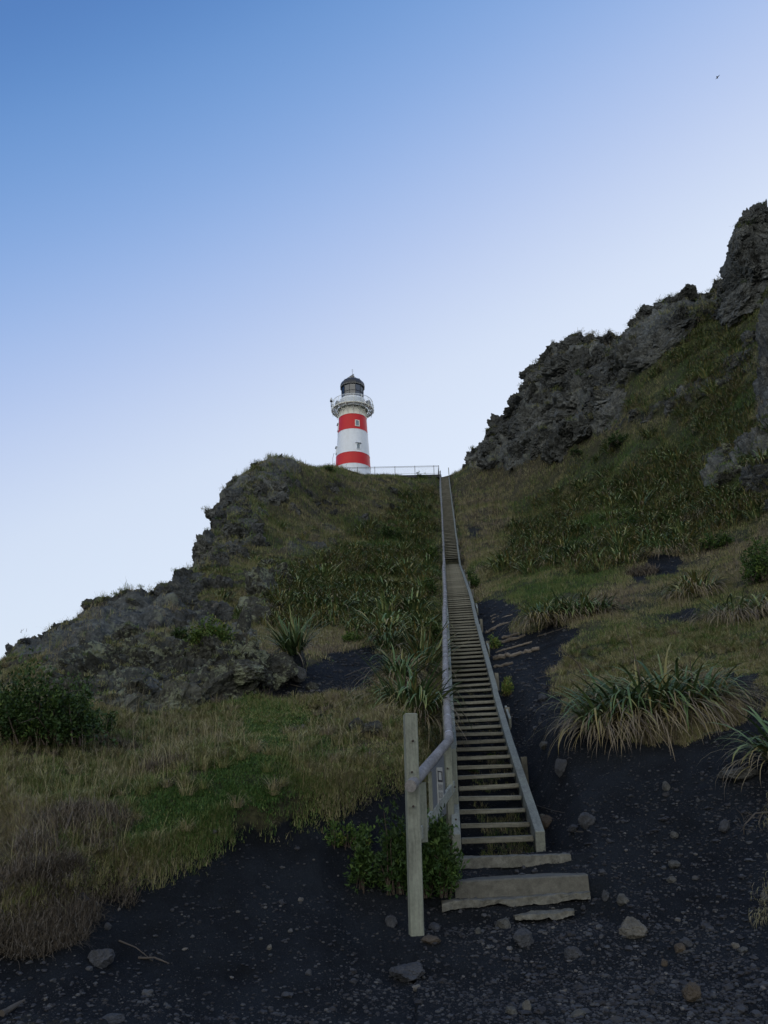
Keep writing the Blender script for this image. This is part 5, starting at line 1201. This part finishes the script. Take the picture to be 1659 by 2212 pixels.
hd_ = dict(nl=190, L=1.25, W=.056, br=.42, seg=8, skirt=130, dead=.44, e1r=(-1.7, .5))
flax_multi(1420, 1548, 'largest flax clump, with a long skirt of hanging straw, on the black sand', 301,
           [(-.85, .0, dict(hd_, L=1.1, skirt=190)), (-.48, .35, dict(hd_, nl=140)), (-.1, .1, dict(hd_, L=1.4)), (.35, .4, dict(hd_, L=1.45, gold=.3)), (.62, .1, dict(hd_, L=1.2, skirt=170)), (.98, .35, dict(hd_, L=1.0, nl=100))])
flax_multi(1238, 1335, 'middle flax clump with blue green leaves above the sandy path', 303,
           [(-1.1, .0, dict(hd_, L=1.2, gold=.5, dead=.55)), (-.3, .3, dict(hd_, W=.065)), (.3, .0, dict(hd_, W=.07, dead=.15, skirt=60)), (.95, .3, dict(hd_, W=.065, L=1.1))])
flax_thing(888, 1550, 'tall dark green flax growing against the left side of the handrail', 304, 330, 1.35, .055, .42, seg=8, skirt=110, dead=.22, e1r=(-1.3, .7))
flax_thing(862, 1470, 'flax clump with brown tipped leaves just above the tall one by the handrail', 305, 190, 1.25, .05, .35, seg=7, skirt=90, dead=.35)
flax_thing(915, 1440, 'flax with upright yellow green leaves between handrail and brown tipped clump', 306, 180, 1.5, .055, .35, seg=7, gold=.4, e1r=(-.6, 1.0))
flax_thing(838, 1400, 'grey green flax at the top edge of the upper black sand', 307, 150, 1.2, .055, .4, seg=6, dead=.3)
flax_thing(634, 1408, 'spiky upright flax alone above the rounded lichened boulder', 308, 170, 1.15, .05, .25, seg=6, e1r=(-.3, 1.2), dead=.2, gold=.03)
flax_thing(1505, 1285, 'golden tipped flax sprawling on the grassy terrace near the right edge', 309, 240, 1.3, .055, .7, seg=6, gold=.45, skirt=300, dead=.4)
flax_thing(1590, 1330, 'heap of dead grey flax leaves near the right edge of the terrace', 310, 160, 1.3, .045, .8, seg=6, skirt=520, dead=.85)
flax_thing(1650, 1320, 'flax with bright yellow leaves cut by the right edge of the picture', 311, 120, 1.1, .06, .4, seg=6, gold=.6, skirt=160, dead=.6)
flax_thing(1705, 1640, 'green flax leaning in from the right edge above the flat grey slab', 312, 130, 1.1, .055, .3, seg=7, skirt=60, dead=.3)
flax_thing(1440, 1195, 'pale straw leaved flax above the dark bare patch on the right slope', 313, 230, 1.3, .05, .7, seg=6, gold=.2, skirt=260, dead=.45)
flax_thing(1530, 1110, 'tangled grey flax at the foot of the right cliff', 314, 230, 1.4, .05, .8, seg=6, gold=.2, skirt=320, dead=.6)
flax_thing(1240, 1205, 'broad dark flax on the right slope above the pale grass', 315, 240, 1.4, .065, .9, seg=6, squash=.7, dead=.2)
# smaller kinds, copied over both slopes
protoF = []
for k_, kw in enumerate([dict(nl=110, L=1.2, W=.07, br=.35, dead=.15, gold=.05), dict(nl=110, L=1.1, W=.065, br=.45, dead=.3, gold=.15), dict(nl=90, L=1.35, W=.075, br=.35, dead=.2, gold=.3, e1r=(-.8, .8)), dict(nl=130, L=.95, W=.06, br=.5, dead=.5, gold=.2), dict(nl=100, L=1.25, W=.08, br=.5, dead=.08, gold=.02)]):
    o = plant_obj('flax_bush', flax_parts(kw.pop('nl'), kw.pop('L'), kw.pop('W'), kw.pop('br'), 330+k_, seg=5, tint0=.30, **kw), M_FLAX); protoF.append(o)
def flax_field(n_, cond, label, group, w0, w1, smin, smax, seed, first, cap, kinds=(0, 1, 2, 3, 4)):
    rnd = random.Random(seed)
    p, nn, j, i = scatter_pts(n_, cond, w0, w1); cnt = 0; used = []
    for a in range(len(p)):
        if cnt >= cap: break
        q = p[a]
        if abs(q[0]-stair_x(q[1])) < 1.5 or not VIS[j[a], i[a]]: continue
        if any((q[0]-u[0])**2+(q[1]-u[1])**2 < (.75+.010*q[1])**2 for u in used): continue
        k_ = kinds[rnd.randrange(len(kinds))]; s_ = rnd.uniform(smin*.75, smax*1.15)*(1+.006*max(0, q[1]-30))
        if k_ in first: o = protoF[k_].copy(); C.objects.link(o)
        else: o = protoF[k_].copy(); C.objects.link(o)
        place_plant(o, 0, 0, label, 'flax', group, rnd.uniform(0, 6.28), s_, pos=(Vector(q), Vector(nn[a]))); used.append(q); cnt += 1
    return cnt
fd = lambda j, i: vnoise(Pr[j, i, 0]*.13, Pr[j, i, 1]*.13, Pr[j, i, 2]*.13, 401)
c1 = flax_field(4000, lambda j, i: (aG[j, i] > .35) & (aR[j, i] < .75) & (aS[j, i] < .3) & (PX[j, i] < 950) & (PX[j, i] > 420) & (PY[j, i] < 1390) & (fd(j, i) > -.5), 'one of many green flax clumps crowding the steep slope left of the stair', 'flax clumps on the slope left of the stair', 22, 100, .65, 1.1, 1, set(), 100)
c2 = flax_field(6000, lambda j, i: (aG[j, i] > .35) & (aR[j, i] < .75) & (aS[j, i] < .3) & (PX[j, i] > 1090+.0*PX[j, i]) & (PY[j, i] < 1240) & (PY[j, i] > 880) & (fd(j, i) > -.45), 'one of many flax clumps crowding the slope right of the stair below the cliffs', 'flax clumps on the slope right of the stair', 26, 95, .7, 1.1, 2, set(), 110)
c3 = flax_field(3000, lambda j, i: (aR[j, i] < .7) & (PX[j, i] > 1340) & (PY[j, i] < 900) & (PY[j, i] > 600), 'one of the olive flax clumps on the high green shelf under the right ridge top', 'flax clumps on the high green shelf', 45, 90, .5, .9, 3, set(), 40, (1, 2, 3))
c4 = flax_field(3000, lambda j, i: (PX[j, i] > 380) & (PX[j, i] < 720) & (PY[j, i] < 1330) & (aS[j, i] < .3), 'one of the scattered brownish flax tufts on the rocky knoll left of the lighthouse', 'flax tufts on the rocky knoll', 30, 95, .35, .7, 4, set(), 45, (1, 3, 2))
# the rest of the flax on both slopes reads as one cover
tmpl = [flax_parts(28, .9, .06, .4, 360+k_, seg=3, dead=d_, gold=g_, tint0=.33) for k_, (d_, g_) in enumerate([(.25, .2), (.45, .35), (.7, .2), (.3, .3)])]
p, nn, j, i = scatter_pts(90000, lambda j, i: (aG[j, i] > .30) & (aR[j, i] < .72) & (aS[j, i] < .3) & (((PX[j, i] < 945) & (PX[j, i] > 400) & (PY[j, i] < 1395)) | ((PX[j, i] > 1085) & (PY[j, i] < 1235) & (PY[j, i] > 600))) & (vnoise(Pr[j, i, 0]*.3, Pr[j, i, 1]*.3, Pr[j, i, 2]*.3, 431) +.5*RNG.normal(0, .5, j.shape) > .05), 24, 100)
Pt = []
for a in range(min(len(p), 2600)):
    q = p[a]
    if abs(q[0]-stair_x(q[1])) < 1.5: continue
    s_ = RNG.uniform(.55, 1.0)*(1+.006*max(0, q[1]-30)); an2 = RNG.uniform(0, 6.28); c_, sn = math.cos(an2), math.sin(an2); dt_ = RNG.normal(0, .08)
    for v, f4, f3, t in tmpl[RNG.integers(0, 4)]: Pt.append((np.stack([v[:, 0]*c_-v[:, 1]*sn, v[:, 0]*sn+v[:, 1]*c_, v[:, 2]], 1)*s_+q, f4, f3, np.clip(t+dt_, 0, 1)))
th = plant_obj('flax_cover', Pt, M_FLAX); tag(th, kind='stuff'); print('cover', len(Pt))
for o in protoF: bpy.data.objects.remove(o)
print('flax copies', c1, c2, c3, c4)

# --- leafy shrubs
def shrub(x, y, wpx, hpx, label, seed, leaf=.045, nleaf=2600, tint=(.35, .2), sub=7, name='shrub', cat='bush', lift=0.0, depth=.8, twigs=14, long=1.9):
    """stems fan out from several bases; leaves sit along the outer part of each shoot"""
    rnd = np.random.default_rng(seed); p, n_ = at(x, y); d = (np.array(p)-np.array([0, 0, EYE]))@A_f; sx, sz = wpx*d/FPX/2, hpx*d/FPX
    root = empty(name, tuple(p), label, cat); per = 26; ns_ = max(10, nleaf//per)
    hub = np.stack([rnd.uniform(-1, 1, sub)*sx*.55, rnd.uniform(-1, 1, sub)*sx*depth*.45, np.zeros(sub)], 1); hh = rnd.uniform(.55, 1.0, sub)*(1-.35*(np.abs(hub[:, 0])/max(sx, .01)))
    w = rnd.integers(0, sub, ns_); az = rnd.uniform(0, 6.28, ns_); el = np.arccos(rnd.random(ns_)**.8)*.0+np.arcsin(np.clip(rnd.random(ns_)**.75, 0, 1))
    R_ = rnd.uniform(.55, 1.15, ns_)*hh[w]; tip = np.stack([np.cos(az)*np.cos(el)*sx*.55, np.sin(az)*np.cos(el)*sx*depth*.55, np.sin(el)*sz], 1)*R_[:, None]; tip[:, 2] = np.maximum(tip[:, 2], -.02*sz); lowm = rnd.random(ns_) < .25; tip[lowm, 2] = rnd.uniform(-.05, .12, lowm.sum())*sz; tip[lowm, :2] *= 1.25
    t = 1-rnd.random((ns_, per))**1.3*.85; bowl = np.sin(t*np.pi)*.18*sz
    c = hub[w][:, None]+tip[:, None]*t[..., None]+np.stack([0*t, 0*t, bowl], 2)+rnd.normal(0, leaf*.45, (ns_, per, 3)); c[..., 2] = np.maximum(c[..., 2], -.10*sz)
    dirv = np.repeat(tip[:, None]/(np.linalg.norm(tip, axis=1)[:, None, None]+1e-9), per, 1)
    c, dirv, tt = c.reshape(-1, 3), dirv.reshape(-1, 3), t.ravel(); m_ = len(c)
    a = dirv*.7+rnd.normal(0, .62, (m_, 3)); a /= np.linalg.norm(a, axis=1, keepdims=True); b_ = np.cross(a, np.array([0, 0, 1])+rnd.normal(0, .6, (m_, 3))); b_ /= np.linalg.norm(b_, axis=1, keepdims=True)+1e-9; nrm2 = np.cross(a, b_)
    Ls = leaf*rnd.uniform(.5, 1.4, m_)[:, None]
    V = np.stack([c, c+a*Ls*.5*long*.5+b_*Ls*.30+nrm2*Ls*.12, c+a*Ls*long*.55, c+a*Ls*.5*long*.5-b_*Ls*.30+nrm2*Ls*.12], 1).reshape(-1, 3)
    bb = (np.arange(m_)*4)[:, None]; F_ = np.concatenate([bb+np.array([[0, 1, 2]]), bb+np.array([[0, 2, 3]])])
    shoot = np.repeat(rnd.normal(0, .14, ns_), per)
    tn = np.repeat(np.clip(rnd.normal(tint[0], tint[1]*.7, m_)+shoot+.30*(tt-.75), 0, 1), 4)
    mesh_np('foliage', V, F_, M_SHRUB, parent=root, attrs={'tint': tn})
    mb = MB()
    for k_ in range(min(ns_, 26+twigs)):
        h0 = Vector(hub[w[k_]]); tp = Vector(tip[k_])*.95; th = .0035+.004*sx
        mb.tube([h0*1.0+Vector((random.uniform(-.1, .1)*sx, random.uniform(-.1, .1)*sx, -.04)), h0+tp*.5+Vector((0, 0, .16*sz)), h0+tp], [th*1.6, th, th*.4], 5)
    mb.build('stem', M_TWIG_DARK, root); return root
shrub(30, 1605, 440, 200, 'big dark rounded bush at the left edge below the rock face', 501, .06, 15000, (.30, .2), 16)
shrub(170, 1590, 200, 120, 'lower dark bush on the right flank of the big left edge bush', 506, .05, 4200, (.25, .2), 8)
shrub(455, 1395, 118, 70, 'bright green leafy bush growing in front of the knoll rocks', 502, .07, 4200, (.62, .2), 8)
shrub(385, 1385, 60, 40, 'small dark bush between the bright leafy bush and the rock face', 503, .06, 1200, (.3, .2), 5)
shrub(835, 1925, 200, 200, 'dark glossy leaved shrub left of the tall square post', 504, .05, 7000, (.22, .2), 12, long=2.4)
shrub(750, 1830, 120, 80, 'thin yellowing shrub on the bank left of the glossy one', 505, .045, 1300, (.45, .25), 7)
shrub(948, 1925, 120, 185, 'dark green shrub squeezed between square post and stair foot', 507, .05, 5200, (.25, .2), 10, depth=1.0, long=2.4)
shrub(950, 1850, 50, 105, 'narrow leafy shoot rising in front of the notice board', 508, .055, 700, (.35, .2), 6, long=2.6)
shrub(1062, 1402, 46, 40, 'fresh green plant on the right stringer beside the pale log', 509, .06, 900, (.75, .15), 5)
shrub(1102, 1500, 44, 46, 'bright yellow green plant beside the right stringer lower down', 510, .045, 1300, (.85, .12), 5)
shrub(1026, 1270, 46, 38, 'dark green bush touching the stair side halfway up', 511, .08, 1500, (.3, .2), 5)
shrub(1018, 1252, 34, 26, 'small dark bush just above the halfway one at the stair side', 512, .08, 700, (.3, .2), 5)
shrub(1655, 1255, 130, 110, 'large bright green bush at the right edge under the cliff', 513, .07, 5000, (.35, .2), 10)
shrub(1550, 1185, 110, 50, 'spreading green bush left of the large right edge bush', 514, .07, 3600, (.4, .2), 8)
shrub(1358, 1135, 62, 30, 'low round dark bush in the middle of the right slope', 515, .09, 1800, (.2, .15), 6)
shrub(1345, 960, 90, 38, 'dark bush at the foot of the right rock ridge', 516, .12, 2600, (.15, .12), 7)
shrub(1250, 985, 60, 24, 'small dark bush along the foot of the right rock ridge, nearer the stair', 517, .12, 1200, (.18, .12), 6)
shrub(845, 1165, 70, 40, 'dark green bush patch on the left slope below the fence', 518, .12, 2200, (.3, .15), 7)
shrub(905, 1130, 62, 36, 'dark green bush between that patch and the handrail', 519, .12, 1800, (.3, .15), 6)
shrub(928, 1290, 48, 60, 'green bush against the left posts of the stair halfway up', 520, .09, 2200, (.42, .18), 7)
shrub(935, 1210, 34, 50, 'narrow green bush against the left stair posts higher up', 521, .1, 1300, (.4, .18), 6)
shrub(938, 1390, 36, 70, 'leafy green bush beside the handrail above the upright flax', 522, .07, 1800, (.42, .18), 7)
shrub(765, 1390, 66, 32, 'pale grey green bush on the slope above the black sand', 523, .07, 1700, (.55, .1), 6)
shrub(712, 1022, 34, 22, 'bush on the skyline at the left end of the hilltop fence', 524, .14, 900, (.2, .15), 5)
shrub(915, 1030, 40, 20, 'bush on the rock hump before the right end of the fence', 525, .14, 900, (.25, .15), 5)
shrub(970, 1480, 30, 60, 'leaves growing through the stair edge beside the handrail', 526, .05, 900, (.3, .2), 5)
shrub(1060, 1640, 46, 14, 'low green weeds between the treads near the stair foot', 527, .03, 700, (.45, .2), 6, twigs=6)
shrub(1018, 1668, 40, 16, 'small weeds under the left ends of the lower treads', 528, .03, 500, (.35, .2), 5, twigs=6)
# --- dry grey-brown scrub
M_SCRUB = make_leaf('scrub_twig', [(0.0, (0.065, 0.058, 0.045)), (0.6, (0.125, 0.110, 0.088)), (1.0, (0.21, 0.19, 0.16))], 0.9, 0.1)
def scrub(x, y, wpx, hpx, label, seed, n_=1500, tint=.5, blade=.20):
    global RNG
    keep = RNG; RNG = np.random.default_rng(seed); p, nn = at(x, y); d = (np.array(p)-np.array([0, 0, EYE]))@A_f; sx, sz = wpx*d/FPX/2, hpx*d/FPX
    a = RNG.uniform(0, 6.28, n_); r_ = np.sqrt(RNG.random(n_)); b_ = np.stack([np.cos(a)*r_*sx, np.sin(a)*r_*sx*.7, np.zeros(n_)], 1)
    b_[:, 2] = ground(b_[:, 0]+p[0], b_[:, 1]+p[1])-p[2]+RNG.random(n_)*sz*.6*(1-r_**2)
    st_ = strips(b_, RNG.uniform(0, 6.28, n_), RNG.uniform(-.2, 1.4, n_), RNG.uniform(-1.2, 1.3, n_), RNG.uniform(.4, 1.2, n_)*blade, np.full(n_, .0065)*max(1, d/11), np.clip(RNG.normal(min(tint, .5), .25, n_), 0, 1), 4, prof=lambda t: 1-.5*t)
    RNG = keep; o = plant_obj('dry_scrub', [st_], M_SCRUB, loc=tuple(p)); return tag(o, label, 'scrub')
scrub(60, 1960, 260, 90, 'tangle of dry brown scrub at the lower left edge', 601, 8000)
scrub(40, 1860, 200, 80, 'grey dry scrub above the lower left tangle', 602, 5200)
scrub(170, 1790, 230, 70, 'grey brown dry scrub mound in the left grass', 603, 6000)
scrub(150, 1905, 150, 50, 'brown scrub on the lip of the bank at left', 607, 3200)
scrub(240, 1620, 130, 40, 'dull brown dry patch near the left edge bush', 604, 1300)
scrub(350, 1660, 130, 40, 'brown twiggy mound in the middle of the left meadow', 605, 1300, .9)
scrub(245, 1915, 110, 34, 'straggly roots and twigs under the grass bank', 606, 900, .95, .2)
scrub(560, 1445, 110, 30, 'brown bare roots above the rounded lichened boulder', 608, 700, .95, .3)
scrub(1385, 1240, 80, 26, 'brown twigs at the left end of the dark bare patch', 609, 700, .95, .4)
# --- dead branches
def branch(x, y, label, seed, L=.6, r=.014, dirs=(-1, 0, .6), mat=M_TWIG, n_=26):
    p, _n = at(x, y); rnd = random.Random(seed); mb = MB()
    def grow(a, d, l, r_, dep):
        pts_ = [a]; q = a.copy(); dd = d.copy()
        for k_ in range(4): dd = (dd+Vector([rnd.uniform(-.35, .35) for _ in range(3)])).normalized(); q = q+dd*l/4; pts_.append(q.copy())
        mb.tube(pts_, [r_, r_*.9, r_*.8, r_*.7, r_*.55], 5, smooth=True)
        if dep > 0:
            for s_ in range(3): grow(pts_[rnd.randrange(1, 5)], (dd+Vector([rnd.uniform(-1, 1) for _ in range(3)])*.9).normalized(), l*.65, r_*.6, dep-1)
    grow(Vector((0, 0, 0)), Vector(dirs).normalized(), L, r, 3); o = mb.build('dead_branch', mat, None, tuple(p)); return tag(o, label, 'branch')
branch(1665, 1755, 'pale bare forked branch reaching in from the right edge', 701, .5, .014, (-1, -.2, .25))
branch(1640, 1500, 'orange brown curled dead flower head right of the largest flax', 702, .2, .008, (-.6, -.2, .8), M_STONE_PALE)
branch(120, 1600, 'bare grey twigs in front of the big left edge bush', 703, .7, .012, (.6, -.3, .6))
branch(515, 1420, 'bare bent root below the bright leafy bush', 704, .4, .012, (.4, -.4, .2))
branch(270, 1915, 'fine roots sticking out of the bank lip', 705, .25, .006, (.6, -.5, -.1))
# flower stalks of the largest flax
for k_, (x0, y0, x1, y1, lb) in enumerate([(1398, 1520, 1350, 1350, 'tall dark flower stalk leaning left out of the largest flax'), (1290, 1480, 1205, 1395, 'thin dark flower stalk left of the tall one'), (1495, 1520, 1490, 1420, 'straight dark flower stalk at the right of the largest flax')]):
    a, _n = at(x0, y0+40); b_ = Vector(P(x1, y1, a.y-.1)); a = Vector(P(x0, y0, a.y)); o0 = a.copy(); mb = MB(); mb.tube([a-o0-Vector((0, 0, .5)), (b_-a)*.5+Vector((.02, 0, .03)), b_-a], [.011, .009, .005], 6); o = mb.build('flower_stalk', M_TWIG_DARK, None, tuple(o0)); tag(o, lb, 'stalk')
